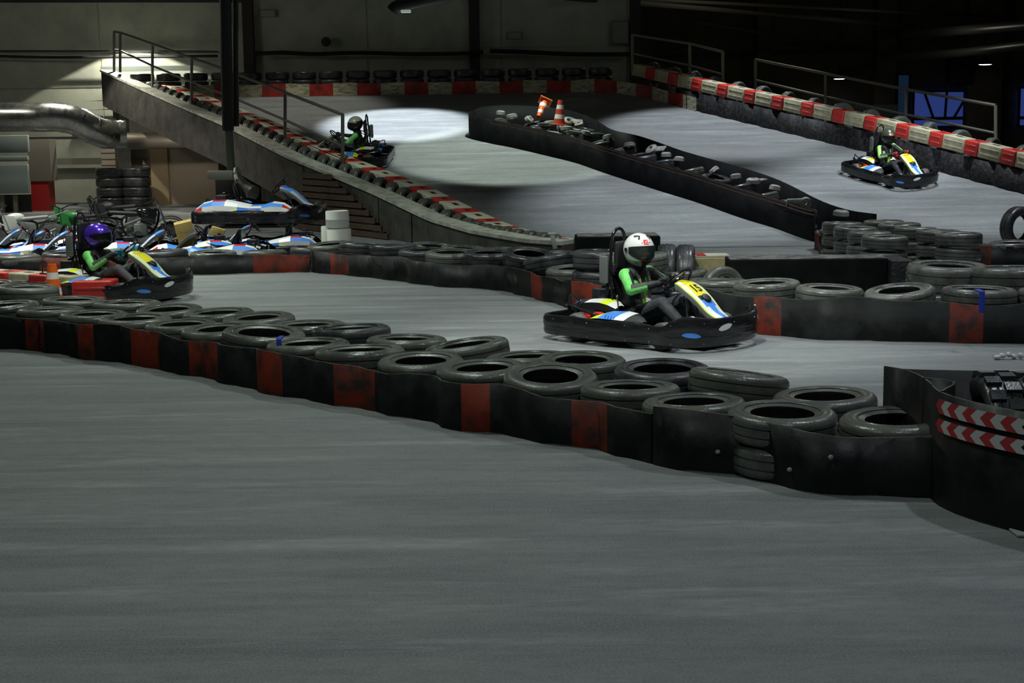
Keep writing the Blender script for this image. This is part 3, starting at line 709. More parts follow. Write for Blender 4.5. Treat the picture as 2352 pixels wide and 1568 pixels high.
def build_kart(pal, num='15', detail=True):
    K = empty('go_kart')
    # bumper
    m = MB(); m.ring([bump_row(i) for i in range(len(OUT))], True, True)
    bo = m.build('bumper', K_blk, K)
    m = MB()
    for i in range(0, len(OUT), 11):
        for u in (.14, .84): m.ell(face_pt(i, u, .002), (.0055, .0055, .0055), seg=8, rings=5)
    m.build('bolt', K_chr, bo)
    for s in (-1, 1):
        decal(bo, .74 if s < 0 else .84, s * .545 if s < 0 else .46, 6, .34, .50, pal['side'], 'sticker', .05 * s)
        decal(bo, .925 if s < 0 else .90, s * .28 if s < 0 else .38, 5, .58, .80, K_white if pal is PAL_RACE else pal['stripe2'], 'headlight_sticker', .12 * -s)
    # floor tray and chassis
    m = MB(); m.smooth = False; m.box((.22, 0, .065), (1.15, .62, .012)); m.box((-.55, 0, .075), (.5, .9, .012)); m.build('floor_tray', K_blk2, K)
    m = MB()
    for s in (-1, 1):
        m.tube(catmull([(-.80, s * .28, .10), (-.3, s * .33, .09), (.1, s * .30, .09), (.45, s * .26, .10), (.82, s * .20, .12)], 4), .016, 8)
        m.tube([(-.45, s * .33, .10), (-.45, s * .60, .12)], .014, 8); m.tube([(.05, s * .30, .10), (.05, s * .58, .12)], .014, 8)
        m.tube([(.82, s * .20, .12), (.90, s * .20, .16)], .014, 8)
    m.tube([(-.52, -.52, .14), (-.52, .52, .14)], .02, 10); m.tube([(.47, -.42, .13), (.47, .42, .13)], .014, 8); m.tube([(.82, -.20, .12), (.82, .20, .12)], .014, 8)
    m.build('chassis', K_gloss, K)
    for x, y, r, w in ((-.52, -.455, .138, .20), (-.52, .455, .138, .20)): dist_wheel(K, x, y, r, w)
    for y in (-.455, .455): dist_wheel(K, .47, y, .128, .135, rot=-6)
    # side pods
    for s in (-1, 1):
        xs = [-.30, -.24, -.20, -.02, .10, .20, .27]; zi = [.255, .285, .30, .31, .30, .27, .24]; zo = [.245, .255, .258, .258, .255, .245, .235]
        yi = [.40, .37, .35, .34, .355, .40, .45]; yo = [.585, .60, .605, .60, .585, .56, .545]
        rows = [[Vector((x, s * (a + (b - a) * f), za + (zb - za) * f + .012 * math.sin(math.pi * f))) for f in (0, .25, .5, .75, 1)] for x, a, b, za, zb in zip(xs, yi, yo, zi, zo)]
        m = MB()
        for i in range(len(rows) - 1): m.ring(rows[i:i + 2], False, mi=[0, 0, 1, 2, 3, 3][i])
        low = [[q - Vector((0, 0, .02)) for q in r] for r in rows]; m.ring(low, False, mi=3)
        m.ring([[r[0] for r in rows], [Vector((q[0].x, q[0].y, .10)) for q in rows]], False, mi=3)
        po = m.build('side_pod', [K_lime, pal['pod1'], pal['pod2'], K_blk2], K)
        if detail:
            m = MB()
            for k in range(4):
                x0 = -.17 + .035 * k; m.ring([[Vector((x0, s * .50, .288 - .002)), Vector((x0 + .008, s * .50, .288 - .002))], [Vector((x0 + .055, s * .60, .266)), Vector((x0 + .063, s * .60, .266))]], False)
            m.build('stripe', K_navy, po)
    if not detail:
        for s in (-1, 1):
            X = [-.86, -.74, -.60, -.40, -.20, -.02, .16, .32, .48, .62]; ZT = [.28, .37, .405, .41, .37, .33, .335, .38, .36, .28]; yo = .52; m = MB()
            rows = [[Vector((x, s * (yo - .10 - .06 * math.cos(x * 3)), z)), Vector((x, s * (yo - .02), z - .02)), Vector((x, s * (yo + .045), .5 * (z + .24))), Vector((x, s * (yo + .06), .235))] for x, z in zip(X, ZT)]
            for i in range(len(rows) - 1):
                for j in range(3): m.ring([rows[i][j:j + 2], rows[i + 1][j:j + 2]], False, mi=((0, 0, 2, 0, 0, 1, 1, 0, 0), (1, 1, 1, 0, 0, 0, 1, 1, 2), (2, 0, 0, 0, 1, 1, 0, 0, 0))[j][i])
            m.ring([[p - Vector((0, s * .01, .012)) for p in r] for r in rows], False, mi=3)
            m.build('side_cover', [K_white, K_ltblue, K_red, K_blk2], K)
    # seat
    m = MB(); sec = []
    for t, (x, z, w, d) in enumerate([(.02, .145, .15, .02), (-.04, .115, .17, .07), (-.14, .10, .18, .11), (-.24, .12, .185, .13), (-.31, .20, .19, .12), (-.35, .32, .19, .10), (-.38, .45, .185, .08), (-.40, .56, .165, .05), (-.415, .63, .13, .02)]):
        sl = max(0, min(1, (t - 2.5) / 3)); row = []
        for a in [k / 10 for k in range(11)]:
            yy = (a - .5) * 2; lift = abs(yy) ** 3 * d
            row.append(Vector((x + lift * sl, yy * w, z + lift * (1 - sl))))
        sec.append(row)
    m.ring(sec, False); m.ring([[p + Vector((-.012, 0, -.012)) for p in r] for r in sec], False); m.build('seat', K_seat, K)
    if detail: m = MB(); m.rbox((-.385, 0, .80), (.05, .20, .26), .02); m.rbox((-.40, 0, .66), (.04, .24, .12), .015); m.build('headrest', K_blk2, K)
    # roll hoop
    m = MB(); hpt = catmull([(-.50, -.17, .12), (-.47, -.15, .35), (-.445, -.115, .62), (-.43, -.10, .88), (-.425, -.085, .985), (-.423, -.045, 1.035), (-.423, 0, 1.047), (-.423, .045, 1.035), (-.425, .085, .985), (-.43, .10, .88), (-.445, .115, .62), (-.47, .15, .35), (-.50, .17, .12)], 5)
    m.tube(hpt, .0165, 10); m.tube([(-.435, -.11, .84), (-.435, .11, .84)], .012, 8); m.tube([(-.45, -.12, .60), (-.45, .12, .60)], .012, 8)
    m.tube([(-.44, -.11, .62), (-.30, -.22, .20)], .011, 8); m.tube([(-.44, .11, .62), (-.30, .22, .20)], .011, 8)
    if detail: m.build('roll_hoop', K_gloss, K)
    m = MB(); m.rbox((-.50, -.135, .66), (.05, .012, .30), .004); m.rbox((-.48, -.155, .66), (.10, .03, .26), .01); 
    if detail: m.build('side_plate', K_grey, K)
    # rear deck: fuel tank cover, engine, guards
    def deck(s):
        xs = [-.78, -.70, -.60, -.50, -.40, -.30, -.22]; z = [.33, .355, .36, .37, .375, .36, .325]; y0 = [.12, .10, .09, .09, .10, .13, .17]; y1 = [.24, .29, .31, .32, .33, .33, .30]
        rows = [[Vector((x, s * (a + (b - a) * f), zz + .018 * math.sin(math.pi * f) - .012 * f)) for f in (0, .3, .6, 1)] for x, zz, a, b in zip(xs, z, y0, y1)]
        m = MB()
        for i in range(len(rows) - 1): m.ring(rows[i:i + 2], False, mi=[1, 2, 0, 0, 3, 0][i])
        m.ring([[r[-1] for r in rows], [q[-1] - Vector((0, 0, .07)) for q in rows]], False, mi=2); m.ring([[r[0] for r in rows], [q[0] - Vector((0, 0, .07)) for q in rows]], False, mi=2)
        m.ring([[r[-1] for r in rows[-1:]] + [Vector((-.16, s * .33, .32))], [Vector((-.22, s * .30, .25)), Vector((-.16, s * .33, .25))]], False, mi=2)
        return m.build('engine_cover', [pal['cov1'], pal['cov2'], K_blk2, pal['cov3']], K)
    for s in (-1, 1): deck(s)
    m = MB(); m.rbox((-.60, 0, .40), (.17, .20, .13), .018); m.lathe([(.002, .49), (.028, .488), (.03, .465), (.034, .465)], 14, (-.60, 0, 0)); to = m.build('fuel_tank', K_blk2, K)
    m = MB(); 
    for k in range(6): a = k * math.pi / 3; m.tube([(-.60, 0, .492), (-.60 + .03 * math.cos(a), .03 * math.sin(a), .492)], .005, 5)
    m.build('filler_cap', K_chr, to)
    for s in (-1, 1):
        m = MB(); m.rbox((-.40, s * .36, .17), (.26, .16, .15), .02)
        for k in range(7): m.box((-.30 + .0, s * .36, .13 + .018 * k), (.14, .20, .006))
        m.lathe([(.05, -.02), (.05, .02), (.03, .025), (.002, .025)], 16, (-.27, s * .37, .20), 'y'); eo = m.build('engine', K_blk2, K)
        m = MB(); m.rbox((-.46, s * .44, .235), (.13, .09, .055), .018); m.rbox((-.33, s * .415, .265), (.09, .06, .045), .014)
        for k in range(5): m.box((-.50 + .022 * k, s * .46, .265), (.008, .05, .012))
        m.build('engine_shroud', K_red, eo)
        m = MB(); m.tube(catmull([(-.76, s * .28, .20), (-.78, s * .34, .31), (-.74, s * .37, .325), (-.55, s * .42, .295), (-.40, s * .445, .27), (-.33, s * .455, .25), (-.305, s * .455, .20), (-.31, s * .455, .12)], 5), .017, 10)
        m.tube(catmull([(-.74, s * .36, .32), (-.735, s * .36, .40), (-.715, s * .365, .415), (-.60, s * .39, .375), (-.575, s * .395, .36), (-.565, s * .40, .30)], 4), .010, 8); m.build('engine_guard', K_gloss, K)
        m = MB(); arc = [(-.52 + .165 * math.cos(a), .138 + .165 * math.sin(a)) for a in [R(30 + 14 * k) for k in range(9)]]
        m.ring([[Vector((x, s * .33, z)) for x, z in arc], [Vector((x, s * .43, z + .004)) for x, z in arc]], False); m.tube([(-.62, s * .38, .27), (-.62, s * .30, .12)], .008, 6); m.build('mudguard', K_gloss, K)
    # steering wheel, column and fairing
    so = MB(); c = Vector((.285, 0, .585)); ax = Vector((-.72, 0, .69)).normalized(); u = Vector((0, 1, 0)); v = ax.cross(u)
    ringp = [c + (u * math.cos(a) * 1.0 + v * math.sin(a)) * .150 for a in [2 * math.pi * k / 28 for k in range(28)]]
    so.tube(ringp, .0125, 8, closed=True)
    for a in (0, math.pi, -math.pi / 2): so.tube([c, c + (u * math.cos(a) + v * math.sin(a)) * .145], .009, 6)
    so.lathe([(.035, -.01), (.035, .012), (.002, .014)], 14, c); so.build('steering_wheel', K_gloss, K)
    m = MB(); m.tube([c, (.60, 0, .13)], .011, 8); m.tube([(.42, .05, .44), (.50, .14, .10)], .009, 6); m.tube([(.42, -.05, .44), (.50, -.14, .10)], .009, 6); m.build('steering_column', K_chr, K)
    # fairing (number panel)
    C = nassau_path(); n = len(C); rows = []; us = [-1, -.86, -.60, -.34, 0, .34, .60, .86, 1]
    for i, p in enumerate(C):
        f = i / (n - 1); w = nassau_w(f) * (1 if detail else 1.25); t = (C[min(i + 1, n - 1)] - C[max(i - 1, 0)]).normalized(); up = Vector((-t.z, 0, t.x)) * (1 if t.x > 0 else -1)
        if up.z < 0: up = -up
        rows.append([p + Vector((0, q * w, 0)) + up * (.022 * (1 - q * q)) for q in us])
    m = MB(); nr = len(rows) - 1
    for i in range(nr):
        f = i / nr
        for j in range(8):
            q = (us[j] + us[j + 1]) / 2
            if f < .02: c_ = 0
            elif f < .46 and abs(q) < .62: c_ = 2
            elif f < .60 and abs(q) < .62: c_ = 0 if f < .52 or abs(q) > .5 else 4
            elif abs(q) > .86: c_ = 3
            elif abs(q) > .6 if f < .6 else abs(q) > .40: c_ = 1
            else: c_ = 4
            if f > .93: c_ = 4
            if pal is not PAL_RACE:
                c_ = 5 if f < .10 else (4 if f < .38 or abs(q) < .2 and f < .7 else 1)
            m.add([rows[i][j], rows[i][j + 1], rows[i + 1][j + 1], rows[i + 1][j]], [(0, 1, 2, 3)], c_)
    skirt = [[r[0] for r in rows], [r[0] - Vector((0, -.004, .055)) for r in rows]]; m.ring(skirt, False, mi=6); m.ring([[r[-1] for r in rows], [r[-1] - Vector((0, .004, .055)) for r in rows]], False, mi=6)
    m.ring([[p - Vector((0, 0, .02)) for p in r] for r in rows], False, mi=6)
    fo = m.build('front_fairing', [K_blk2, K_white if pal is PAL_RACE else K_pale, K_yel, K_lime if pal is PAL_RACE else K_red, pal['nose'], K_red, K_grey], K)
    me = fo.data; b = bmesh.new(); b.from_mesh(me); bmesh.ops.remove_doubles(b, verts=b.verts, dist=.0008); b.to_mesh(me); b.free()
    if num:
        i0 = int(nr * .25); t = (rows[i0 + 3][4] - rows[i0 - 1][4]).normalized(); up = Vector((-t.z, 0, t.x)); up = up if up.z > 0 else -up
        tm = text_mesh(num, .14); f0 = .27; n_ = len(C) - 1; cl = [0]
        for a_, b_ in zip(C, C[1:]): cl.append(cl[-1] + (b_ - a_).length)
        for v in tm.vertices:
            sl_ = f0 * cl[-1] - v.co.y; j_ = max(0, min(n_ - 1, next((k for k in range(n_) if cl[k + 1] >= sl_), n_ - 1))); tt = (sl_ - cl[j_]) / (cl[j_ + 1] - cl[j_]); pp = C[j_].lerp(C[j_ + 1], tt); d_ = (C[j_ + 1] - C[j_]).normalized(); u_ = Vector((-d_.z, 0, d_.x)); u_ = u_ if u_.z > 0 else -u_
            w_ = nassau_w((j_ + tt) / n_); v.co = pp + Vector((0, v.co.x, 0)) + u_ * (.022 * (1 - (v.co.x / w_) ** 2) + .003 + v.co.z)
        no = link('number', tm, fo); no.data.materials.clear(); no.data.materials.append(K_ink)
        X = Vector((0, 1, 0)); Z = up; Y = Z.cross(X); M = Matrix((X, Y, Z)).transposed().to_4x4(); no.matrix_local = Matrix.Identity(4)
    if detail:
        i1 = int(nr * .55); m = MB(); m.ell(rows[i1][4] + Vector((0, 0, .012)), (.05, .05, .018), (0, 40, 0)); m.build('panel_cover', K_blk2, fo)
        m = MB()
        for i in (int(nr * .72), int(nr * .84)): m.ell(rows[i][4] + Vector((0, 0, .002)), (.007, .007, .004), seg=8, rings=5)
        m.build('screw', K_chr, fo)
    # pedals, tie rods
    for s, mt in ((-1, K_green), (1, K_green)):
        m = MB(); m.tube([(.62, s * .17, .09), (.66, s * .18, .22), (.64, s * .24, .235), (.64, s * .12, .235)], .009, 6); m.build('pedal', mt, K)
        m = MB(); m.tube([(.50, s * .10, .17), (.52, s * .40, .17)], .010, 8); m.build('tie_rod', K_purple, K)
    m = MB(); m.tube([(-.18, -.30, .16), (-.23, -.26, .42)], .007, 6); m.ell((-.23, -.26, .43), (.012, .012, .012), seg=8, rings=6); m.build('seat_strut', K_chr, K)
    return K
PAL_RACE = dict(side=K_ltblue, pod1=K_ltblue, pod2=K_white, cov1=K_white, cov2=K_blue, cov3=K_lime, nose=K_ltblue, stripe2=K_white)
PAL_PARK = dict(side=K_ltblue, pod1=K_blue, pod2=K_red, cov1=K_ltblue, cov2=K_pale, cov3=K_red, nose=K_ltblue, stripe2=K_pale)

# ================================================================== drivers
def vox(mb, name, voxel, smooth=4, disp=0, iters=1):
    o = mb.build(name, K_ink); md = o.modifiers.new('r', 'REMESH'); md.mode = 'VOXEL'; md.voxel_size = voxel
    ms = o.modifiers.new('s', 'SMOOTH'); ms.iterations = smooth; ms.factor = .5
    me = bpy.data.meshes.new_from_object(o.evaluated_get(bpy.context.evaluated_depsgraph_get())); bpy.data.objects.remove(o)
    me.materials.clear(); return me
SU_blk = mat('black race suit', (.014, .015, .016), .62, bump=.35, bs=22); SU_grey = mat('charcoal suit panel', (.040, .043, .046), .62, bump=.4, bs=18)
SU_gr = mat('lime green suit panel', (.20, .72, .16), .55, bump=.35, bs=16, col2=(.13, .55, .11), ns=7); SU_lime = mat('bright lime suit panel', (.44, .88, .03), .55, bump=.3, bs=16)
SU_trou = mat('dark grey trousers', (.045, .050, .058), .75, col2=(.028, .031, .036), ns=9, bump=.4, bs=20)
SKIN = mat('skin', (.62, .34, .22), .5, col2=(.42, .20, .12), ns=10); EYE = mat('eye white', (.6, .58, .55), .3); DARK = mat('dark lining', (.006, .006, .006), .9)
def hand_mesh(gl):
    """a gloved hand closed on a rod that runs along local Y at the origin; palm comes from -X"""
    m = MB()
    m.rbox((-.055, 0, .012), (.075, .078, .030), .013)
    m.capsule((-.11, 0, .005), (-.075, 0, .010), .026, .028)
    for k, (y, l) in enumerate(((.030, .94), (.010, 1.0), (-.011, .95), (-.031, .8))):
        a = Vector((-.022, y, .022)); pts = [a, a + Vector((.030 * l, 0, .006)), a + Vector((.047 * l, 0, -.020)), a + Vector((.030 * l, 0, -.042)), a + Vector((.008, 0, -.044))]
        for i in range(4): m.capsule(pts[i], pts[i + 1], .0105 - .0007 * i, .0102 - .0007 * i, 10)
    t = [Vector((-.075, .035, .004)), Vector((-.045, .050, -.012)), Vector((-.018, .045, -.026)), Vector((.006, .034, -.030))]
    for i in range(3): m.capsule(t[i], t[i + 1], .0135 - .001 * i, .0125 - .001 * i, 10)
    return vox(m, 'h', .0052, 2)
HAND = hand_mesh(None)

def helmet_surf(th, ph, off=0):
    """th: azimuth from the face direction, ph: elevation; x forward"""
    cp = math.cos(ph); x = math.cos(th) * cp; y = math.sin(th) * cp; z = math.sin(ph)
    r = Vector((x * .150, y * .122, z * .138))
    if x > 0 and z < .15:     # chin bar pushed forward
        k = max(0, min(1, (.15 - z) / .6)); r.x += .026 * k * x; r.y *= 1 - .10 * k * x
    if x < 0: r.x *= 1.0 - .12 * max(0, -z)
    r.z = max(r.z, -.118)
    return r * (1 + off / .135)
def hp(th0, th1, ph0, ph1, off, n=10, k=4, m=None, mi=0):
    m = m or MB(); rows = []
    for i in range(n + 1):
        th = R(th0 + (th1 - th0) * i / n); rows.append([helmet_surf(th, R(ph0 + (ph1 - ph0) * j / k), off) for j in range(k + 1)])
    return m.ring(rows, False, mi=mi)
def visor_lim(th):  # opening edge by azimuth
    a = abs(math.degrees(th)); t = min(1, a / 72); return (-27 + 20 * t ** 2.2, 22 - 9 * t ** 2)
def build_helmet(parent, loc, rot, shell, shell2, visor, style, hs=1.17):
    m = MB(); NT, NP = 96, 60; vs = {}; 
    def inside(th, ph):
        a, b = visor_lim(th); return abs(math.degrees(th)) < 72 and a < math.degrees(ph) < b
    pts = [[helmet_surf(2 * math.pi * i / NT, R(-58 + 148 * j / NP)) for j in range(NP + 1)] for i in range(NT)]
    allv = [p for r in pts for p in r]; F = []; MI = []
    for i in range(NT):
        for j in range(NP):
            th = 2 * math.pi * (i + .5) / NT; th = th - 2 * math.pi if th > math.pi else th; ph = R(-58 + 148 * (j + .5) / NP)
            if inside(th, ph): continue
            a = i * (NP + 1) + j; b = ((i + 1) % NT) * (NP + 1) + j; d = math.degrees(ph); ad = abs(math.degrees(th)); c = 0
            if style == 'white':
                if d < -26 and ad < 20 + (d + 40) * .4: c = 1
                elif d < -26 and ad < 25 + (d + 40) * .4: c = 2
                elif -52 < d < -30 and 22 < ad < 95: c = 3
            elif style == 'dark' :
                c = 1 if d < -20 and ad < 60 else 0
            elif style == 'pale': c = 1 if (d < -24) or (ad > 75 and d < 25) else 0
            F.append((a, b, b + 1, a + 1)); MI.append(c)
    for f, c in zip(F, MI): m.f.append(list(f)); m.m.append(c); m.sm.append(True)
    m.v = allv
    o = m.build('helmet', [shell, shell2, K_red, mat('helmet shade grey', (.32, .34, .33), .25)], parent)
    # lining
    m = MB(); rows = [[helmet_surf(2 * math.pi * i / 48, R(-57 + 147 * j / 24), -.012) for i in range(48)] for j in range(25)]
    idx = []
    for j in range(24):
        for i in range(48):
            th = 2 * math.pi * (i + .5) / 48; th = th - 2 * math.pi if th > math.pi else th; ph = R(-57 + 147 * (j + .5) / 24)
            if inside(th, ph) : continue
            m.add([rows[j][i], rows[j][(i + 1) % 48], rows[j + 1][(i + 1) % 48], rows[j + 1][i]], [(0, 1, 2, 3)])
    m.build('lining', DARK, o)
    # rubber eye-port trim
    m = MB(); e = [helmet_surf(R(t), R(visor_lim(R(t))[1]), .002) for t in range(-72, 73, 6)] + [helmet_surf(R(t), R(visor_lim(R(t))[0]), .002) for t in range(72, -73, -6)]
    m.tube(e, .0045, 6, closed=True); m.build('eye_port_trim', K_ink, o)
    # visor
    m = MB(); rows = []
    for i in range(33):
        th = R(-78 + 156 * i / 32); a, b = visor_lim(min(1.25, max(-1.25, th))); rows.append([helmet_surf(th, R(a - 2 + (b - a + 4) * j / 8), .005) for j in range(9)])
    m.ring(rows, False); m.build('visor', visor, o)
    for s in (-1, 1):
        m = MB(); c = helmet_surf(R(84 * s), R(2), .006); m.lathe([(.021, -.004), (.019, .003), (.012, .005), (.002, .004)], 16, c, 'y'); m.build('visor_pivot', K_ink, o)
    if style == 'white':
        for s in (-1, 1):
            m = MB(); hp(30 * s, 62 * s, 58, 64, .003, m=m); hp(30 * s, 40 * s, 46, 60, .003, m=m); hp(54 * s, 74 * s, 54, 62, .003, m=m); m.build('top_vent', K_ink, o)
        m = MB(); hp(-13, 11, 28, 46, .0015, m=m); lo = m.build('badge', mat('red badge', (.80, .03, .02), .35), o)
        m = MB(); hp(4, 2, 35, 43, .003, 2, 3, m); hp(1.4, -4, 35, 36.6, .003, 3, 2, m); hp(-3, -5, 35, 40.5, .003, 2, 3, m); hp(1.5, -1, 38.4, 40, .003, 2, 2, m); hp(8, -8, 30.4, 31.8, .003, 4, 2, m); m.build('badge_mark', K_white, lo)
        m = MB(); hp(16, 24, 33, 35.5, .0015, m=m); hp(-16, -23, 33, 35.5, .0015, m=m); m.build('badge_dash', K_red, o)
        m = MB(); hp(-24, 24, -36, -30, .008, m=m); m.build('chin_vent', K_ink, o)
        for s in (-1, 1):
            m = MB(); hp(40 * s, 47 * s, -43, -39, .002, m=m); hp(49 * s, 56 * s, -42, -38, .002, m=m); m.build('lettering', K_grey, o)
    if style == 'olive':
        m = MB(); hp(-14, 12, 24, 40, .002, m=m); m.build('badge', mat('orange badge', (.85, .10, .02), .4), o)
        m = MB(); hp(-30, 30, -20, -18, .007, m=m); m.build('chin_vent', K_ink, o)
    o.location = loc; o.rotation_euler = rot; o.scale = (hs,) * 3
    # head inside
    m = MB(); m.ell((0, 0, 0), (.092, .074, .112), seg=28, rings=20); m.ell((.088, 0, -.018), (.020, .012, .024), (0, 20, 0), 12, 8); m.ell((.078, 0, .028), (.022, .052, .010), (0, 0, 0), 14, 8)
    m.ell((.080, 0, -.058), (.014, .026, .008), (0, 0, 0), 12, 6); m.ell((.066, 0, -.09), (.026, .03, .022), (0, 0, 0), 12, 8)
    for s in (-1, 1): m.ell((.070, s * .036, -.022), (.02, .02, .016), (0, 0, 0), 12, 8); m.ell((0, s * .074, -.01), (.016, .008, .026), (0, 0, 0), 10, 8)
    hm = vox(m, 'head', .005, 2); hm.materials.append(SKIN); ho = link('head', hm, parent, loc); ho.rotation_euler = rot; ho.scale = (hs,) * 3
    for p in hm.polygons: p.use_smooth = True
    for s in (-1, 1):
        m = MB(); m.ell((.080, s * .031, .004), (.012, .013, .010), (0, 0, 0), 12, 8); m.build('eye', EYE, ho)
        m = MB(); m.ell((.0905, s * .031, .004), (.004, .006, .006), (0, 0, 0), 10, 6); m.build('iris', K_ink, ho)
        m = MB(); m.tube([(.088, s * .016, .022), (.090, s * .030, .028), (.080, s * .048, .022)], .004, 6); m.build('eyebrow', K_ink, ho)
    return o

def build_driver(label, glove, shell, shell2, visor, style, head_rot=0, sc=1.0, low=0.0, grn=SU_gr, grn2=SU_lime, trou=None, lean=0, vx=.011, lname=True):
    D = empty('person'); tag(D, label, 'person')
    z = -low
    pel = Vector((-.20, 0, .235)); wst = Vector((-.235 + lean * .3, 0, .36 + z * .4)); ch = Vector((-.215 + lean * .6, 0, .50 + z * .8)); nk = Vector((-.195 + lean, 0, .68 + z)); hd = Vector((-.175 + lean, 0, .855 + z))
    J = {}
    m = MB(); m.ell(pel + Vector((0, 0, -.01)), (.125, .155, .10)); m.ell(wst, (.105, .140, .12)); m.ell(ch, (.112, .165, .15)); m.ell((ch + nk) / 2 + Vector((0, 0, .03)), (.088, .155, .085))
    m.capsule(nk - Vector((0, 0, .06)), nk + Vector((0, 0, .05)), .068, .062)
    bones = [('tor', pel, ch, 0)]
    for s in (-1, 1):
        sh = Vector((-.195 + lean, s * .178, .625 + z)); el = Vector((-.035 + lean * .6, s * .300, .505 + z)); wr = Vector((.150, s * .185, .560))
        gr = Vector((.278, s * .148, .592))
        m.ell(sh, (.072, .062, .066)); m.capsule(sh, el, .060, .050); m.capsule(el, wr, .051, .037); m.capsule(wr, wr.lerp(gr, .35), .034, .032)
        # sleeve folds
        for k in range(4):
            q = sh.lerp(el, .25 + k * .2); m.ell(q, (.060 - .002 * k, .060 - .002 * k, .022), (10 * k, 45, 0), 12, 8)
        for k in range(3):
            q = el.lerp(wr, .2 + k * .22); m.ell(q, (.02, .050 - .003 * k, .048 - .003 * k), (0, 20, s * -35), 12, 8)
        hip = Vector((-.17, s * .085, .215)); kn = Vector((.225, s * .165, .385)); an = Vector((.52, s * .175, .165)); toe = Vector((.66, s * .18, .20))
        m.capsule(hip, kn, .092, .066); m.capsule(kn, an, .064, .043)
        for k in range(3): m.ell(kn.lerp(an, .25 + .25 * k), (.03, .056 - .006 * k, .056 - .006 * k), (0, 38, 0), 12, 8)
        bones += [('ua', sh, el, s), ('fa', el, wr, s), ('th', hip, kn, s), ('sn', kn, an, s)]; J[s] = (wr, gr, an, toe, sh)
    me = vox(m, 'body', vx, 3)
    mats = [SU_blk, grn, grn2, SU_grey, trou or SU_trou]
    for q in mats: me.materials.append(q)
    for p in me.polygons:
        c = p.center; p.use_smooth = True; best = None
        for b in bones:
            a, e = b[1], b[2]; d = e - a; t = max(0, min(1, (c - a).dot(d) / d.length_squared)); q = a + d * t; r = (c - q).length
            rr = r / (.13 if b[0] == 'tor' else .06 if b[0] in ('ua', 'fa') else .08)
            if best is None or rr < best[0]: best = (rr, b, t, c - q)
        _, b, t, v = best; s = b[3]; v = v.normalized() if v.length > 0 else v
        if b[0] == 'ua' and abs(c.y) < .165 and c.z < .55 + z: b = bones[0]; s = 0
        if b[0] == 'ua': p.material_index = 1 if (v.y * s > .15 - .1 * t and v.x < .75 or v.z > .8 and t < .1) else 0
        elif b[0] == 'fa': p.material_index = 1 if (t < .72 and (v.z < .25 or t < .05) and (v.y * s > -.35)) else (3 if t < .7 else 0)
        elif b[0] in ('th', 'sn'): p.material_index = 4
        else:
            y = abs(c.y); fr = c.x > ch.x - .02 + .0 * y
            if c.z < .31: p.material_index = 4 if c.z < .27 else 3
            elif fr and .00 < c.y < .10 and c.z < .47 + z: p.material_index = 2
            elif fr and -.13 < c.y < -.07 and .47 + z < c.z < .57 + z: p.material_index = 1
            elif fr and .03 < c.y < .12 and .53 + z <= c.z < .60 + z: p.material_index = 1
            elif fr and y <= .05 and c.z < .46 + z: p.material_index = 3
            else: p.material_index = 0
    me.update(); bo = link('body', me, D)
    for s in (-1, 1):
        wr, gr, an, toe, sh = J[s]
        h = link('glove', HAND.copy(), D); h.data.materials.append(glove)
        for p in h.data.polygons: p.use_smooth = True
        # hand frame: X from wrist to rim, Y along the rim tangent
        X = (gr - wr).normalized(); ax = Vector((-.72, 0, .69)).normalized(); T = ax.cross(Vector((0, 1, 0))) * (1 if s > 0 else -1)
        Yv = (T - X * T.dot(X)).normalized() * (-1 if True else 1); Zv = X.cross(Yv)
        if Zv.z < 0: Yv = -Yv; Zv = X.cross(Yv)
        M = Matrix((X, Yv, Zv)).transposed().to_4x4(); M.translation = gr; h.matrix_local = M @ Matrix.Scale(1.02, 4)
        m = MB(); m.rbox((-.095, 0, .036), (.035, .030, .004), .0015); 
        if lname: m.build('glove_logo', K_white, h)
        m = MB(); m.ell(an + Vector((0, 0, -.02)), (.055, .042, .045)); m.capsule(an + Vector((.02, 0, -.03)), toe, .042, .034); sm = vox(m, 'shoe', .008, 2); sm.materials.append(K_blk2)
        for p in sm.polygons: p.use_smooth = True
        link('shoe', sm, D)
        m = MB(); Pp = catmull([(-.45 + lean * .5, s * .10, .60 + z), (-.30 + lean, s * .095, .675 + z), (-.20 + lean, s * .085, .678 + z), (-.125 + lean, s * .078, .62 + z), (-.095 + lean * .8, s * .07, .52 + z), (-.085 + lean * .6, s * .05, .40 + z * .6)], 5)
        m.ring([[p + Vector((0, -.024, 0)) for p in Pp], [p + Vector((0, .024, 0)) for p in Pp]], False); m.ring([[p + Vector((-.004, -.024, -.004)) for p in Pp], [p + Vector((-.004, .024, -.004)) for p in Pp]], False)
        st = m.build('shoulder_strap', SU_grey, D)
        if lname:
            tme = text_mesh('UEN' if s > 0 else 'IEN', .036, .0005); tme.materials.clear(); tme.materials.append(K_yel)
            a, b2 = Pp[16], Pp[20]; T2 = (b2 - a).normalized(); X2 = T2; Y2 = Vector((0, 1, 0)); Z2 = X2.cross(Y2)
            if Z2.x < 0: Z2 = -Z2; Y2 = Z2.cross(X2)
            to = link('strap_lettering', tme, st); M = Matrix((X2, Y2, Z2)).transposed().to_4x4(); M.translation = (a + b2) / 2 + Z2 * .004; to.matrix_local = M
    m = MB(); m.lathe([(.060, -.03), (.082, -.01), (.086, .02), (.078, .045), (.066, .05)], 24, nk + Vector((0, 0, .01))); m.build('collar', SU_blk, D)
    build_helmet(D, hd, (0, R(6), R(head_rot)), shell, shell2, visor, style)
    return D
VIS_clear = mat('clear smoked visor', (.05, .075, .07), .05, trans=0, alpha=.30, spec=.7); VIS_dark = mat('dark visor', (.008, .009, .010), .08, alpha=.9, coat=.5)
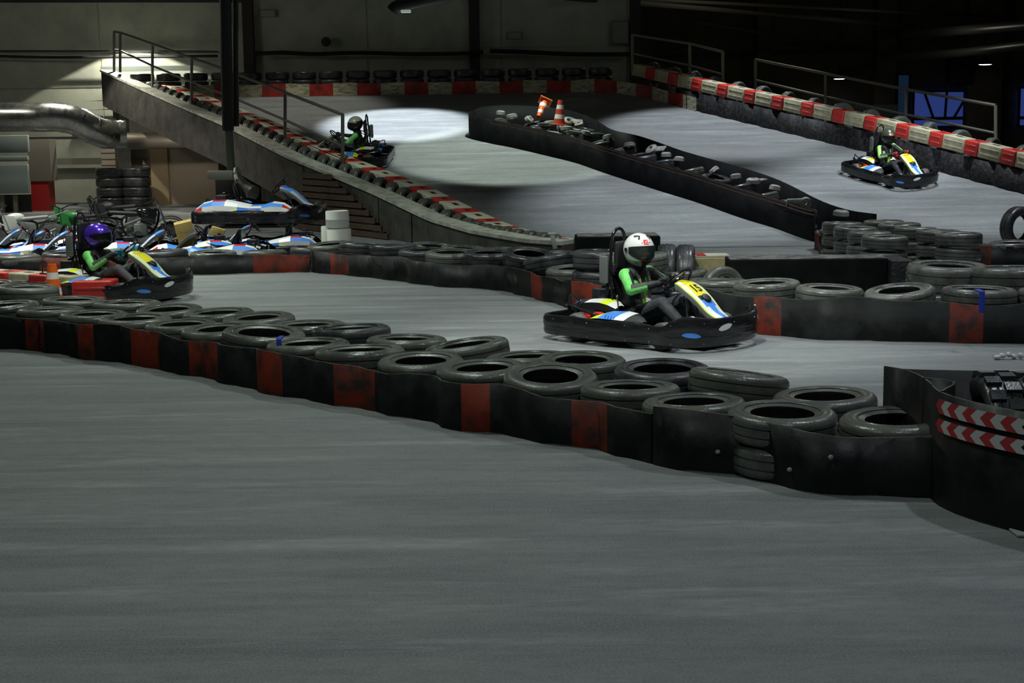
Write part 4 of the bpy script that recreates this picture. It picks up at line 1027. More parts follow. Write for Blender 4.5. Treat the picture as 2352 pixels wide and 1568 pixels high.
def put(o, x, y, yaw, sc, z=0, pitch=0):
    o.location = (x, y, z); o.scale = (sc,) * 3
    # yaw about world Z, then seat on the slope dz/dy = SL if pitch
    q = Quaternion((1, 0, 0), pitch) @ Quaternion((0, 0, 1), yaw); o.rotation_mode = 'QUATERNION'; o.rotation_quaternion = q
kart0 = build_kart(PAL_RACE, '15')
tag(kart0, 'black go kart number fifteen with blue, white and yellow nose on the middle track', 'go kart', 'racing go karts')
put(kart0, 1.215, 12.57, R(-43), .90)
d = build_driver('small driver in white full face helmet and black and green suit steering kart fifteen', mat('black glove', (.010, .010, .011), .6), mat('white helmet gloss', (.80, .82, .78), .16, coat=.8), K_ink, VIS_clear, 'white', -25, vx=.006)
put(d, 1.215, 12.57, R(-43), .90)
# left kart
kart1 = copy_tree(kart0); tag(kart1, 'black go kart with lime and blue nose passing the striped traffic cone at left', 'go kart', 'racing go karts')
KL = at(259, 686, .0); put(kart1, KL.x, KL.y, R(-21), .90)
d1 = build_driver('driver in purple helmet and teal gloves, black and green suit, kart at left', mat('teal glove', (.015, .20, .24), .55), mat('metallic purple helmet', (.10, .035, .62), .22, metal=.5, coat=.7), K_ink, VIS_dark, 'dark', 0, vx=.014, low=.085, lname=False, trou=mat('grey trousers', (.075, .078, .085), .8, bump=.4, bs=20))
put(d1, KL.x, KL.y, R(-21), .90)
# right kart on the slope
kart2 = copy_tree(kart0); tag(kart2, 'black go kart with yellow, white and blue nose descending the right lane of the ramp', 'go kart', 'racing go karts')
KR = gp(2046, 412, 0); put(kart2, KR.x, KR.y, R(-62), .87, G(KR.y) + .01, math.atan(SL))
d2 = build_driver('driver in olive helmet and red gloves, descending the right lane of the ramp', mat('red glove', (.45, .02, .02), .55), mat('olive metallic helmet', (.13, .16, .12), .25, metal=.6, coat=.6), K_ink, VIS_dark, 'olive', -14, vx=.014, lname=False, grn=mat('pale lime sleeve', (.42, .82, .20), .55, bump=.3, bs=16))
put(d2, KR.x, KR.y, R(-62), .87, G(KR.y) + .01, math.atan(SL))
# kart climbing the left lane
kart3 = copy_tree(kart0); tag(kart3, 'black go kart seen from its rear corner on the left lane behind the handrail', 'go kart', 'racing go karts')
KB = gp(803, 373, 0); put(kart3, KB.x, KB.y, R(174), .87, G(KB.y) + .01, math.atan(SL))
d3 = build_driver('driver in pale helmet and black suit on the left lane behind the handrail', mat('dark glove', (.02, .02, .02), .6), mat('pale cream helmet', (.42, .41, .33), .3, coat=.5), K_ink, VIS_dark, 'pale', 40, vx=.014, lname=False)
put(d3, KB.x, KB.y, R(174), .87, G(KB.y) + .01, math.atan(SL))

for k_ in (kart1, kart2, kart3):      # no readable number on these
    for c_ in list(k_.children_recursive):
        if c_.name.startswith('number'): bpy.data.objects.remove(c_)
# ================================================================== parked karts in the pit
pk = build_kart(PAL_PARK, None, False)
def park(o, px, py, Y, yaw, sc, label, z=0):
    p = atY(px, py, Y); put(o, p.x, Y, R(yaw), sc, z); tag(o, label, 'go kart', 'parked go karts in the pit'); return o
park(pk, 178, 0, 20.3, 196, .84, 'parked blue, white and red kart, nearest to the purple-helmeted driver')
park(copy_tree(pk), 118, 0, 20.75, 197, .80, 'parked blue, white and red kart, second in the left line from the purple-helmeted driver')
park(copy_tree(pk), 62, 0, 21.2, 198, .80, 'parked blue, white and red kart, third in the left line from the purple-helmeted driver')
park(copy_tree(pk), -10, 0, 20.4, 193, .80, 'parked kart cut by the left picture edge')
park(copy_tree(pk), 398, 0, 20.6, 196, .80, 'parked blue, white and red kart below the black quad, its nose to the left')
park(copy_tree(pk), 478, 0, 19.95, 174, .80, 'parked kart under the yellow board with red and white bodywork')
park(copy_tree(pk), 600, 0, 21.3, 184, .80, 'parked kart on the floor below the raised kart')
park(copy_tree(pk), 583, 0, 22.9, -8, 1.02, 'raised blue, white and red kart standing on a black stand', .36)
# ================================================================== blocks and loose things by the middle track
M_foam = mat('black foam block', (.005, .006, .006), .8, spec=.08, col2=(.009, .010, .010), ns=4); M_dust = mat('dusty grey top', (.20, .20, .18), .7, col2=(.05, .05, .05), ns=7)
def slab(name, x0, x1, y, dy, h, label, mt, top=None, cat='block', ang=0, z=0):
    m = MB(); m.rbox((0, 0, h / 2), (x1 - x0, dy, h), .012, mi=0)
    if top: m.smooth = True; m.rbox((0, 0, h + .004), (x1 - x0 - .03, dy - .03, .012), .004, mi=1)
    o = m.build(name, [mt, top or mt]); o.location = ((x0 + x1) / 2, y, z); o.rotation_euler = (0, 0, R(ang)); return tag(o, label, cat)
a = atY(1677, 600, 14.9); b = atY(2040, 600, 14.9); slab('foam_block', a.x, b.x, 15.1, .42, .46, 'long black block behind the tyres right of the number fifteen kart', M_foam, M_dust, ang=-3)
a = atY(2042, 600, 14.75); b = atY(2096, 600, 14.75); slab('foam_block', a.x + .02, b.x, 14.97, .5, .45, 'narrow textured black block at the right end of the long black block', mat('textured black block', (.012, .012, .014), .5, bump=.8, bs=30))
a = atY(1592, 600, 15.6); b = atY(1674, 600, 15.6); o = slab('barrier_block', a.x, b.x, 15.6, .32, .44, 'dirty cream plastic block with red striped top behind the kart nose', mat('stained cream plastic', (.42, .36, .17), .6, col2=(.26, .23, .11), ns=5, nd=6), None, 'barrier block')
m = MB(); m.smooth = False; m.box((0, 0, .452), (b.x - a.x - .02, .30, .016)); w_ = m.build('block_top', M_bw, o); m = MB(); m.box((-.12, 0, .463), (.10, .30, .006)); m.build('red_stripe', M_br, w_)
a = atY(1325, 570, 16.6); b = atY(1518, 570, 16.6); slab('foam_block', a.x, b.x, 16.9, .5, .58, 'black block with dusty top behind the white-helmeted driver', M_foam, M_dust)
for i, (px, lab) in enumerate(((1532, 'black tyre standing upright right behind the white helmet'), (1572, 'black tyre standing upright between the white helmet and the cream block'))):
    p = atY(px, 610, 15.3); tyre(TM[3], (p.x, 15.3 - i * .1, .302), (90, 0, 84), lab, 'upright tyres behind the driver', 1.0)
p = atY(1660, 650, 14.2); tyre(TM[1], (p.x, 14.2, .235), (84, 0, 24), 'small grey tyre standing upright before the cream block', None, .8)

# ================================================================== striped cones
M_or = mat('orange cone plastic', (.88, .14, .012), .45); M_wh = mat('white cone band', (.80, .80, .76), .45); M_ord = mat('dark orange cone', (.55, .06, .015), .5)
def cone(label, loc, h=.46, rot=(0, 0, 0), mo=M_or, group=None):
    r0, r1 = h * .24, h * .10; o = empty('traffic_cone', loc); o.rotation_euler = [R(a) for a in rot]; tag(o, label, 'traffic cone', group)
    fs = [.04, .26, .43, .64, .80, 1.0]; cs = [0, 1, 0, 1, 0]; prof = []; ms = []
    P = [(r0 + (r1 - r0) * f, h * f) for f in fs]
    m = MB(); m.lathe(P + [(r1 * .8, h), (r1 * .8, h - .02), (r0 * .8, .03)], 28, ms=cs + [0, 0, 0]); m.build('cone_body', [mo, M_wh], o)
    m = MB(); m.rbox((0, 0, .012), (h * .62, h * .62, .026), .008); m.build('base', mo, o)
    return o
p = at(125, 700, 0); cone('orange and white striped traffic cone standing beside the red end block at left', p, .44)
p = gp(1246, 262, .50); cone('orange cone lying tipped over on the hairpin island', (p.x + .06, p.y, p.z + .26), .42, (35, 205, 0), group='cones on the hairpin island')
p = gp(1284, 288, .42); cone('dark orange slim cone standing on the hairpin island', p, .50, (0, 4, 0), M_ord, group='cones on the hairpin island')

# ================================================================== red and white block row at the left
ln = [at(272, 688), at(172, 690 - 3), at(115, 683), at(60, 676), at(0, 668), at(-70, 660)]
ln = [Vector((p.x, p.y, 0)) for p in ln]
p0 = at(222, 696); tagb = 'block row beside the left kart'
P = [p0 + Vector((-.98, .62, 0)).normalized() * d for d in (.0, .40, .73, 1.06, 1.40, 1.72, 2.05)]
MBG = [BR, BY, BR, BY, BR, BY, BR]
for i, (p, me) in enumerate(zip(P, MBG)):
    o = link('barrier_block', me, None, (p.x, p.y, 0)); o.rotation_euler = (0, 0, R(0 if i == 0 else -32)); o.scale = (1.42 if i == 0 else (.66 if me is BY else .95), 1.0, 1.12 if i else .98)
    tag(o, ('large red plastic end block of the left row, nearest to the left kart' if i == 0 else ('red' if me is BR else 'dirty white') + f' plastic block by the cone at left, {ORD[i]} from the red end'), 'barrier block', 'plastic blocks beside the left kart')
m = MB(); 
# ================================================================== ducts, pipes, cables
def duct(name, P, r, label, mt=M_zinc, rings=(), cat='duct', seg=20, rr=1.03):
    C = catmull(P, 6); o = MB(); o.tube(C, r, seg); b = o.build(name, mt); tag(b, label, cat)
    if rings:
        for f in rings:
            i = int(f * (len(C) - 2)); q = MB(); d = (C[i + 1] - C[i]).normalized() * .02; rad = r[i] if isinstance(r, list) else r
            q.tube([C[i] - d, C[i] + d], rad * rr, seg); q.build('seam_ring', mt, b)
    return b
D = [atY(x, y, Y) for x, y, Y in ((-80, 269, 33.2), (0, 269, 33.2), (90, 269, 33.2), (140, 270, 33.3), (178, 279, 33.4), (208, 295, 33.5), (235, 306, 33.7), (262, 309, 34), (290, 309, 34.1))]
duct('ventilation_duct', D, .325, 'large galvanised duct with an elbow along the left wall', rings=(.42, .55, .68, .80, .97))
D = [atY(x, y, Y) for x, y, Y in ((262, 322, 34.8), (350, 323, 34.9), (420, 323, 35), (520, 323, 35.2))]
duct('ventilation_duct', D, .18, 'narrower brownish duct passing under the upper platform', mat('brown grey duct', (.20, .17, .13), .45, metal=.5), rings=(.3,))
def YP(y): return y
D = [atY(516, -30, 27.0) + Vector((0, 0, 3.3)), atY(516, -30, 27.0), atY(519, 100, 27.0), atY(524, 300, 27.0)]
M_pip = mat('dark grey green pipe', (.022, .025, .023), .55, col2=(.016, .018, .017), ns=5)
duct('drain_pipe', D, .105, 'tall thick dark pipe in front of the ramp wall', M_pip, (.33, .66, .9), 'pipe')
duct('drain_pipe', [atY(540, -30, 27.1) + Vector((0, 0, 3.3)), atY(540, -30, 27.1), atY(541, 100, 27.1), atY(543, 290, 27.1)], .05, 'thin dark pipe beside the thick one in front of the ramp wall', M_pip, (.5,), 'pipe')
duct('drain_pipe', [atY(526, 296, 27.0), atY(528, 350, 27.0), atY(531, 392, 27.0)], .075, 'pale green lower section of the tall pipe by the ramp', mat('pale green pipe', (.10, .125, .10), .5), (.5,), 'pipe')
duct('drain_pipe', [atY(478, 402, 26.9), atY(505, 402, 26.9), atY(536, 402, 26.9)], .085, 'short horizontal pipe end beside the pipe foot', mat('pale horizontal pipe', (.30, .30, .26), .5), (), 'pipe')
duct('exhaust_elbow', [atY(543, 388, 26.6), atY(546, 405, 26.5), atY(552, 420, 26.4), atY(564, 434, 26.3), atY(582, 445, 26.2)], [.055 + .004 * i for i in range(25)], 'shiny metal elbow above the raised kart', M_zinc, (.25, .55), 'pipe')
M_cab = mat('black cable', (.006, .006, .006), .6)
for k3, (pts, r, lb) in enumerate((([(-40, 128), (60, 131), (150, 132), (260, 131), (400, 130), (500, 129)], .035, 'thin black cable along the wall at far left'),
                                 ([(585, 124), (650, 121), (720, 124), (830, 121), (950, 124), (1080, 122), (1110, 118)], .05, 'thick black cable along the dark back wall, left of the middle column'),
                                 ([(1125, 117), (1200, 119), (1300, 124), (1400, 125), (1450, 124)], .055, 'thick black cable along the dark back wall, right of the middle column'))):
    tag(MB().tube(catmull([atY(x, y, 37.5) for x, y in pts], 5), r, 8).build('wall_cable', M_cab), lb, 'cable')
tag(MB().tube([atY(-40, 117, 37.8), atY(500, 118, 37.8)], .02, 6).build('conduit', M_pip), 'thin grey conduit above the cable at far left', 'cable')
tag(MB().tube([atY(-10, 3, 37.8), atY(560, 3, 37.8)], .03, 6).build('conduit', M_cab), 'dark rail high on the left wall at the top of the picture', 'rail')
# wall fittings
def wallbox(name, x0, y0, x1, y1, Y, d, mt, label, cat, inner=None):
    a = atY(x0, y1, Y); b = atY(x1, y0, Y); m = MB(); m.rbox(((a.x + b.x) / 2, Y + d / 2, (a.z + b.z) / 2), (b.x - a.x, d, b.z - a.z), min(.02, d * .3)); o = m.build(name, mt); tag(o, label, cat)
    if inner: inner(o, a, b, Y)
    return o
def signlines(o, a, b, Y):
    for k in range(3):
        z = a.z + (b.z - a.z) * (.2 + .28 * k); m = MB(); m.box(((a.x + b.x) / 2, Y - .004, z), ((b.x - a.x) * .84, .006, .05)); m.build('printed_line', mat('faded print', (.30, .28, .24), .7), o)
M_sign = mat('faded wall sign', (.17, .16, .13), .7)
wallbox('wall_notice', 596, 22, 634, 39, 37.9, .03, M_sign, 'small faded notice high on the back wall, left one', 'sign', signlines)
wallbox('wall_notice', 1164, 73, 1199, 90, 37.9, .03, M_sign, 'small faded notice on the back wall right of the middle column', 'sign', signlines)
def boxdoor(o, a, b, Y):
    m = MB(); m.rbox(((a.x + b.x) / 2, Y - .01, (a.z + b.z) / 2), ((b.x - a.x) * .86, .02, (b.z - a.z) * .9), .006); m.build('door', mat('grey box door', (.22, .23, .21), .5), o)
wallbox('electrical_box', 1405, 48, 1444, 101, 37.74, .25, mat('grey electrical box', (.19, .20, .185), .5), 'grey electrical box on the back wall near its right corner', 'electrical box', boxdoor)
p = atY(749, 96, 37.8); m = MB(); m.lathe([(.002, -.12), (.11, -.10), (.12, 0), (.08, .1)], 20, p, 'y'); tag(m.build('wall_speaker', M_dark), 'small round black fitting on the dark back wall above the cable', 'fitting')
# lamps that are in view
def lamp(label, px, py, Y, r, em, drop=2.0, tilt=0):
    p = atY(px, py, Y); o = empty('pendant_lamp', p); tag(o, label, 'lamp')
    m = MB(); m.lathe([(r, 0), (r * .9, r * .35), (r * .45, r * .8), (r * .25, r * 1.3), (.002, r * 1.35)], 24); m.build('lamp_shade', K_blk2, o)
    m = MB(); m.lathe([(.002, -.01), (r * .6, -.02), (r * .96, 0)], 24); m.build('bulb_disc', mat('lit lamp disc', (1, .96, 1), .5, emis=em), o)
    m = MB(); m.tube([(0, 0, r * 1.3), (0, 0, drop)], .02, 6); m.build('cable', M_cab, o); return o
lamp('lit white pendant lamp hanging at the far right above the dark windows', 2263, 148, 54, .24, 7, 3.5)
lamp('lit pendant lamp seen through the right handrail', 1928, 181, 56, .22, 4, 3.8)
p = atY(935, 22, 30); o = empty('floodlight', p); tag(o, 'dark floodlight housing with a small glow at the top middle edge', 'lamp')
m = MB(); m.tube(catmull([(-.30, 0, -.02), (-.2, 0, .06), (.2, .1, .16), (1.0, .3, .34)], 5), .12, 12); m.build('housing', K_blk2, o)
m = MB(); m.rbox((-.02, -.08, -.04), (.2, .12, .06), .02); m.build('lens', mat('faint lamp lens', (.55, .62, .58), .4, emis=.35), o)
# ducts under the far right roof
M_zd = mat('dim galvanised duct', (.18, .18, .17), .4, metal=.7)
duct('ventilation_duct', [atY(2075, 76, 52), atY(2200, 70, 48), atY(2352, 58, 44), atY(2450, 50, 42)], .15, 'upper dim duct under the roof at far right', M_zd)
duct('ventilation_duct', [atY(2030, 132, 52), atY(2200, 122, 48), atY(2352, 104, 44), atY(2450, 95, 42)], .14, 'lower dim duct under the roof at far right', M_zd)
wallbox('dark_screen', 2180, 128, 2240, 190, 56.34, .4, mat('black loudspeaker', (.004, .004, .004), .7), 'black box hanging on the far right column', 'box')
wallbox('glass_balustrade', 1830, 240, 2062, 408, 50, .04, mat('grey green balustrade', (.10, .14, .13), .3), 'dim grey green panel beyond the right handrail', 'panel')

# ================================================================== left pit area
# front of the workshop: grey panel, dark window, posts
wallbox('sheet_panel', -60, 310, 63, 352, 33.9, .12, M_blueg, 'upper grey blue sheet panel at the left picture edge', 'panel')
wallbox('sheet_panel', -60, 377, 63, 446, 33.9, .12, M_blueg, 'lower grey blue sheet panel at the left picture edge', 'panel')
wallbox('sheet_panel', -60, 358, 63, 372, 33.9, .12, M_blueg, 'narrow grey blue strip between the two sheet panels', 'panel')
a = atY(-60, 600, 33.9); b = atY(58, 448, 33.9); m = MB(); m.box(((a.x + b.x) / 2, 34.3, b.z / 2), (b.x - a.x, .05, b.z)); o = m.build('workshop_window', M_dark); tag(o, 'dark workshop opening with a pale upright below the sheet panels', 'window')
for px in (5, 35):
    p = atY(px, 450, 34.1); m = MB(); m.box((p.x, 34.1, b.z / 2), (.09, .08, b.z)); m.build('upright', mat('pale post', (.25, .24, .18), .7), o)
a = atY(63, 320, 34.6); b = atY(114, 320, 34.6); m = MB(); zt = atY(80, 320, 34.6).z; zr = atY(80, 416, 34.6).z
m.smooth = False; m.box(((a.x + b.x) / 2, 34.8, (zt + zr) / 2), (b.x - a.x, .5, zt - zr), mi=0); m.box(((a.x + b.x) / 2 - .03, 34.8, zr / 2), (b.x - a.x - .1, .46, zr), mi=1)
tag(m.build('workshop_pillar', [mat('grey brown pillar', (.17, .15, .12), .8), M_red]), 'square pillar with red painted lower half at the left wall', 'pillar')
a = atY(55, 318, 35.2); b = atY(240, 319, 35.2); m = MB(); m.box(((a.x + b.x) / 2, 35.2, a.z), (b.x - a.x, .12, .06)); tag(m.build('steel_beam', M_dark), 'thin black horizontal beam under the large duct', 'beam')
a = atY(60, 374, 36.6); b = atY(240, 374, 36.6); m = MB(); m.box(((a.x + b.x) / 2, 37.6, a.z), (b.x - a.x, .12, .16)); tag(m.build('steel_beam', mat('brown grey ledge', (.12, .11, .09), .8)), 'brown grey ledge on the lit left wall', 'beam')
def ribs(o, a, b, Y):
    n = 9
    for k in range(n):
        z = a.z + (b.z - a.z) * (k + .5) / n; m = MB(); m.box(((a.x + b.x) / 2, Y - .012, z), ((b.x - a.x), .02, .02)); m.build('slat_line', mat('shutter line', (.20, .165, .13), .8), o)
wallbox('roller_shutter', 238, 342, 350, 470, 36.8, .08, M_shut, 'ribbed beige shutter under the upper platform', 'shutter', ribs)
wallbox('wall_board', 384, 340, 500, 560, 36.8, .08, mat('warm beige board', (.36, .29, .21), .75), 'plain beige wall board right of the wall tyre stack', 'board')
wallbox('wooden_post', 354, 340, 384, 560, 36.7, .12, mat('yellow brown post', (.36, .27, .15), .75), 'yellow brown post left of the plain beige wall board', 'post')
wallbox('dark_cabinet', 500, 400, 590, 560, 34.5, .8, M_dark, 'black cabinet under the ramp below the pipe elbow', 'cabinet')
TBK = tyre_mesh('tyre', .34, .2, .115, 2)
for c_, px in enumerate((262, 322)):
    p = atY(px, 480, 36.2)
    for l in range(4):
        tyre(TBK if c_ else TM[3], (p.x, 36.0, .125 + .235 * l), (0, 0, rnd.uniform(0, 360)), f'black tyre of the {("left", "right")[c_]} wall stack under the platform, {ORD[l]} from the floor', 'tyre stacks under the platform', 1.0 if c_ else 1.15)
# white drums
for px, z0, h, r, lb in ((776, .44, .24, .165, 'white plastic drum on top of the two drums by the ramp wall'), (779, 0, .43, .17, 'white plastic drum at the bottom by the ramp wall, right one'), (757, 0, .44, .12, 'narrow white drum behind the stacked drums by the ramp wall')):
    p = atY(px, 540, 20.9 if r > .15 else 21.3); m = MB(); m.lathe([(.002, 0), (r * .96, 0), (r, .015), (r, h * .48), (r * 1.02, h * .5), (r, h * .52), (r, h - .015), (r * .94, h), (r * .9, h - .012), (.002, h - .012)], 32)
    o = m.build('white_drum', M_white); o.location = (p.x, p.y, z0); tag(o, lb, 'drum', 'white drums by the ramp wall')
# card boxes
M_card = mat('yellow cardboard', (.52, .38, .11), .75, col2=(.40, .29, .09), ns=5)
p = atY(426, 536, 20.0); m = MB(); m.rbox((0, 0, 0), (.235, .16, .33), .006); m.box((0, -.081, .05), (.235, .004, .03), mi=0); o = m.build('cardboard_box', M_card); o.location = p; o.rotation_euler = (R(8), R(-12), R(14)); tag(o, 'tilted yellow cardboard box resting on the parked karts', 'box')
p = atY(500, 532, 21.8); m = MB(); m.rbox((0, 0, 0), (.20, .12, .12), .006); o = m.build('cardboard_box', M_card); o.location = p; o.rotation_euler = (0, R(18), R(6)); tag(o, 'small yellow cardboard piece under the raised kart', 'box')
# stand under the raised kart
p = atY(583, 560, 22.9); o = empty('kart_stand', (p.x, 22.9, 0)); tag(o, 'black metal stand carrying the raised kart', 'stand')
m = MB(); m.rbox((0, 0, .36), (1.3, .6, .05), .01); m.build('stand_top', K_blk2, o)
for sx in (-.55, .55):
    for sy in (-.22, .22): MB().tube([(sx, sy, 0), (sx, sy, .34)], .022, 8).build('leg', K_gloss, o)
# low grey platform behind the bikes
a = atY(60, 560, 24.6); b = atY(260, 560, 24.6); m = MB(); m.rbox(((a.x + b.x) / 2, 24.8, .17), (b.x - a.x, .9, .34), .02); tag(m.build('low_platform', mat('grey brown platform', (.12, .12, .10), .8)), 'low grey platform behind the small motorbikes', 'platform')

# ================================================================== motorbikes and quad
def motorbike(label, px, Y, yaw, sc, body, body2, seatm, quad=False):
    p = atY(px, 540, Y); o = empty('quad_bike' if quad else 'motorbike', (p.x, Y, 0), R(yaw), sc); tag(o, label, 'quad bike' if quad else 'motorbike')
    Rr = .26 if quad else .30; tw = .19 if quad else .075
    for x in (-.55, .55):
        for y in ((-.38, .38) if quad else (0,)):
            m = MB(); m.lathe([(Rr * .5, -tw * .5), (Rr * .8, -tw * .6), (Rr, -tw * .4), (Rr, tw * .4), (Rr * .8, tw * .6), (Rr * .5, tw * .5)], 28, axis='y', closed=True)
            for k in range(20): a = k * math.pi / 10; m.box((math.cos(a) * Rr, 0, math.sin(a) * Rr), (.02, tw * .8, .03), (0, -math.degrees(a), 0))
            w = m.build('wheel', K_tyre, o, (x, y, Rr)); m = MB(); m.lathe([(.002, -.03), (.03, -.03), (.03, .03), (.002, .03)], 12, axis='y')
            for k in range(10): a = k * math.pi / 5; m.tube([(0, 0, 0), (math.cos(a) * Rr * .52, 0, math.sin(a) * Rr * .52)], .005 if not quad else .02, 5)
            m.build('spokes', K_chr, w)
    m = MB(); m.tube(catmull([(.38, 0, .78), (.30, 0, .45), (.05, 0, .28), (-.2, 0, .32), (-.25, 0, .62), (.1, 0, .68), (.36, 0, .76)], 4), .022, 8); m.tube([(-.2, 0, .32), (-.55, .06, Rr)], .02, 8); m.tube([(-.2, 0, .32), (-.55, -.06, Rr)], .02, 8); m.tube([(-.25, 0, .6), (-.62, 0, .66)], .02, 8); m.build('frame', K_gloss, o)
    m = MB(); m.rbox((.05, 0, .42), (.24, .18, .22), .03); m.lathe([(.07, -.11), (.07, .11), (.002, .115)], 16, (0, 0, .33), 'y'); m.tube(catmull([(.12, .08, .48), (.26, .12, .36), (.0, .14, .30), (-.4, .13, .42), (-.6, .12, .5)], 5), .026, 8); m.build('engine', K_grey, o)
    m = MB(); m.ell((.14, 0, .70), (.20, .09 if not quad else .14, .11), (0, 12, 0)); m.build('fuel_tank', body, o)
    m = MB(); m.rbox((-.22, 0, .71), (.52, .13 if not quad else .2, .07), .03, (0, 4, 0)); m.build('saddle', seatm, o)
    for s in (-1, 1):
        m = MB(); m.tube([(.36, s * .055, .84), (.55, s * .06, Rr)], .02, 8); m.build('fork', K_chr, o)
        m = MB(); m.ring([[Vector((.34, s * .10, .78)), Vector((.30, s * .13, .52)), Vector((.2, s * .12, .48))], [Vector((.12, s * .12, .76)), Vector((.06, s * .14, .60)), Vector((.04, s * .13, .55))]], False); m.build('side_panel', body, o)
    m = MB(); m.tube(catmull([(.30, -.34, .93), (.33, -.18, .91), (.37, 0, .86), (.33, .18, .91), (.30, .34, .93)], 4), .013, 8); hb = m.build('handlebar', K_gloss, o)
    for s in (-1, 1): m = MB(); m.tube([(.30, s * .34, .93), (.28, s * .44, .935)], .02, 8); m.build('grip', K_ink, hb)
    def fender(xc, a0, a1, w, mt, r):
        rows = [[Vector((xc + r * math.cos(R(a)), y * w, Rr + r * math.sin(R(a)) + (.02 if y == 0 else 0))) for y in (-1, 0, 1)] for a in range(a0, a1 + 1, 12)]
        m = MB(); m.ring(rows, False); m.ring([[q + Vector((0, 0, -.008)) for q in r_] for r_ in rows], False); return m.build('fender', mt, o)
    fender(.55, 20, 140, .07, body, Rr + .07) if not quad else [None]
    if quad:
        for s in (-1, 1):
            for xc in (-.55, .55):
                rows = [[Vector((xc + .33 * math.cos(R(a)), s * y, Rr + .36 * math.sin(R(a)))) for y in (.10, .3, .52)] for a in range(30, 151, 12)]; m = MB(); m.ring(rows, False); m.build('fender', body, o)
    else:
        m = MB(); m.ring([[Vector((-.40, y, .72)) for y in (-.07, 0, .07)], [Vector((-.62, y, .76)) for y in (-.06, 0, .06)], [Vector((-.84, y, .84)) for y in (-.04, 0, .04)]], False); m.build('fender', body2, o)
        m = MB(); m.rbox((.44, 0, .80), (.03, .17, .20), .012, (0, 18, 0)); m.build('number_plate', body, o)
    return o
M_bwh = mat('white bike plastic', (.42, .44, .40), .4); M_bgr = mat('green bike plastic', (.015, .14, .03), .4); M_bgy = mat('grey bike plastic', (.20, .21, .19), .4)
motorbike('small white and grey motocross bike at the left behind the parked karts', 52, 22.0, 196, .80, M_bwh, M_bwh, M_bgy)
motorbike('small red motocross bike cut by the left picture edge', -22, 22.6, 190, .78, M_red, M_red, K_blk2)
motorbike('small green and white motocross bike behind the purple-helmeted driver', 178, 22.8, 160, .76, M_bgr, M_bwh, K_blk2)
motorbike('black quad bike behind the parked karts under the platform', 318, 22.3, 12, .86, mat('gloss black quad plastic', (.008, .008, .009), .15, coat=.6), K_blk2, K_blk2, True)
motorbike('dark motorbike beside the black quad, right of the green bike', 262, 24.2, 175, .85, K_blk2, M_bgy, K_blk2)

# ================================================================== right foreground: tall curved skirt with chevron tape
CC = [at(2030, 842, .55), at(2075, 850, .55), at(2108, 862, .55), at(2134, 880, .55), at(2150, 897, .55), at(2180, 910, .55), at(2230, 924, .55), at(2290, 937, .55), at(2352, 949, .55), at(2450, 966, .55)]
CC = [Vector((p.x, p.y, 0)) for p in CC]
co, CP = belt(CC, .55, 'tall black curved rubber skirt with red and white chevron tape at the right edge', main=M_beltk, wave=0, hvar=.0, name='chevron_skirt')
Q = offset2d(resample(catmull(CC, 8), step=.02), -.007); M_rr = mat('red tape', (.40, .025, .03), .5); M_rw = mat('white reflective tape', (.50, .52, .50), .4)
i0 = min(range(len(Q)), key=lambda i: abs(proj(Q[i] + Vector((0, 0, .5)))[0] - 2150))
for zb, h in ((.455, .07), (.365, .065)):
    m = MB(); i = i0
    while i + 12 < len(Q):
        for k in range(2):      # half chevron rows, pointing left
            for part, mi in ((0, 0), (1, 1)):
                n_ = 3; z0 = zb + h / 2 * k; z1 = zb + h / 2 * (k + 1); sh0 = 2 if k == 0 else 0; sh1 = 0 if k == 0 else 2
                for t in range(n_):
                    a0 = i + part * 3 + t
                    m.add([Q[a0 + sh0] + Vector((0, 0, z0)), Q[a0 + 1 + sh0] + Vector((0, 0, z0)), Q[a0 + 1 + sh1] + Vector((0, 0, z1)), Q[a0 + sh1] + Vector((0, 0, z1))], [(0, 1, 2, 3)], mi)
        i += 6
    m.build('chevron_tape', [M_rr, M_rw], co)
D2 = [Vector((p.x, p.y, 0)) for p in (at(2045, 843, .55), at(2105, 846, .55), at(2195, 848, .55), at(2300, 850, .55), at(2420, 852, .55))]
belt(D2, .54, 'black rubber skirt at the back of the tall curved one at right', main=M_beltk, wave=.0, hvar=0)
E2 = [Vector((p.x, p.y, 0)) for p in (at(2120, 866, .56), at(2155, 869, .56), at(2185, 873, .56), at(2190, 880, .56), at(2175, 888, .56), at(2160, 897, .56))]
belt(E2, .555, 'looped end of a black rubber skirt inside the tall curved one', main=M_beltk, wave=0, hvar=0)
TL = tyre_mesh('tyre', .33, .2, .12, 2, 16)
for i, px in enumerate((2232, 2310, 2395)):
    p = at(px, 850, .50); tyre(TL, (p.x, p.y - .38, .275), (90, 0, 90 + 8 * i), f'dark lugged tyre standing inside the curved skirt at right, {ORD[i]} from the left', 'lugged tyres in the curved skirt', .80)
m = MB(); 
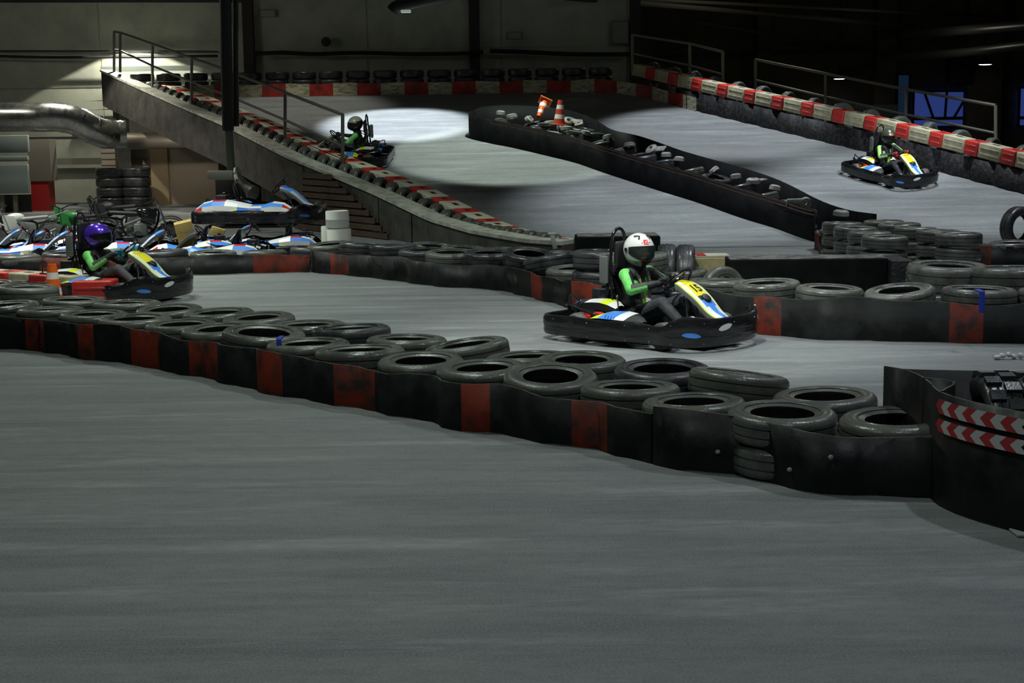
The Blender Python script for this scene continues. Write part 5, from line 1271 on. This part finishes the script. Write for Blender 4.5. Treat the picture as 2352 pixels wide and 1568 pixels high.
for k in range(5): m.ell((k * .045, .02 * (k % 2), .02 + .01 * (k % 3)), (.03, .025, .018), (20 * k, 0, 30 * k), 8, 6)
o = m.build('plastic_scrap', mat('white plastic scrap', (.5, .52, .54), .5)); o.location = at(2290, 826, .0); tag(o, 'crumpled white plastic scrap on the track behind the curved skirt', 'scrap')
p = at(2232, 1212, 0); m = MB(); m.rbox((.35, -.1, .008), (.7, .35, .012), .004); o = m.build('rubber_offcut', mat('pale floor strip', (.30, .31, .31), .7)); o.location = (p.x + .15, p.y + .1, 0); tag(o, 'pale flat strip on the floor at the foot of the curved skirt', 'strip')
# bolts on the plain near skirt
nb = [o for o in bpy.data.objects if o.name.startswith('rubber_skirt') and 'plain black bolted' in o.get('label', '')][0]
PB = resample(catmull(NB2, 8), step=.02)
for px, z in ((1648, .12), (1733, .23), (1733, .06), (1810, .10), (1908, .20)):
    i = min(range(len(PB)), key=lambda i: abs(proj(PB[i])[0] - px)); q = PB[i] + Vector((0, -.022, z)); m = MB(); m.ell(q, (.014, .008, .012), seg=10, rings=6); m.build('bolt', mat('pale bolt', (.35, .36, .28), .5), nb)
# straps around tyres
def strapband(px, py, z, w, label, mt, h=.2, R_=.3):
    p = at(px, py, z); m = MB(); y = p.y
    m.rbox((0, 0, 0), (w, .012, h), .003); m.rbox((0, .07, h / 2), (w, .14, .012), .003); o = m.build('strap', mt); o.location = (p.x, p.y, p.z); tag(o, label, 'strap'); return o
M_bs = mat('blue strap', (.02, .05, .45), .5); 
strapband(641, 795, .33, .035, 'blue strap around a tyre of the near wall', M_bs, .10)
strapband(2255, 694, .40, .045, 'blue strap hanging over a tyre at the right', M_bs, .17)
p = at(1272, 562, .50); m = MB(); m.rbox((0, 0, .03), (.05, .02, .16), .004, (0, -12, 0)); m.rbox((-.02, .05, .12), (.09, .12, .02), .004); o = m.build('strap', mat('pale ratchet strap', (.38, .42, .38), .5)); o.location = p; tag(o, 'pale ratchet strap over the tyres at the foot of the ramp wall', 'strap')
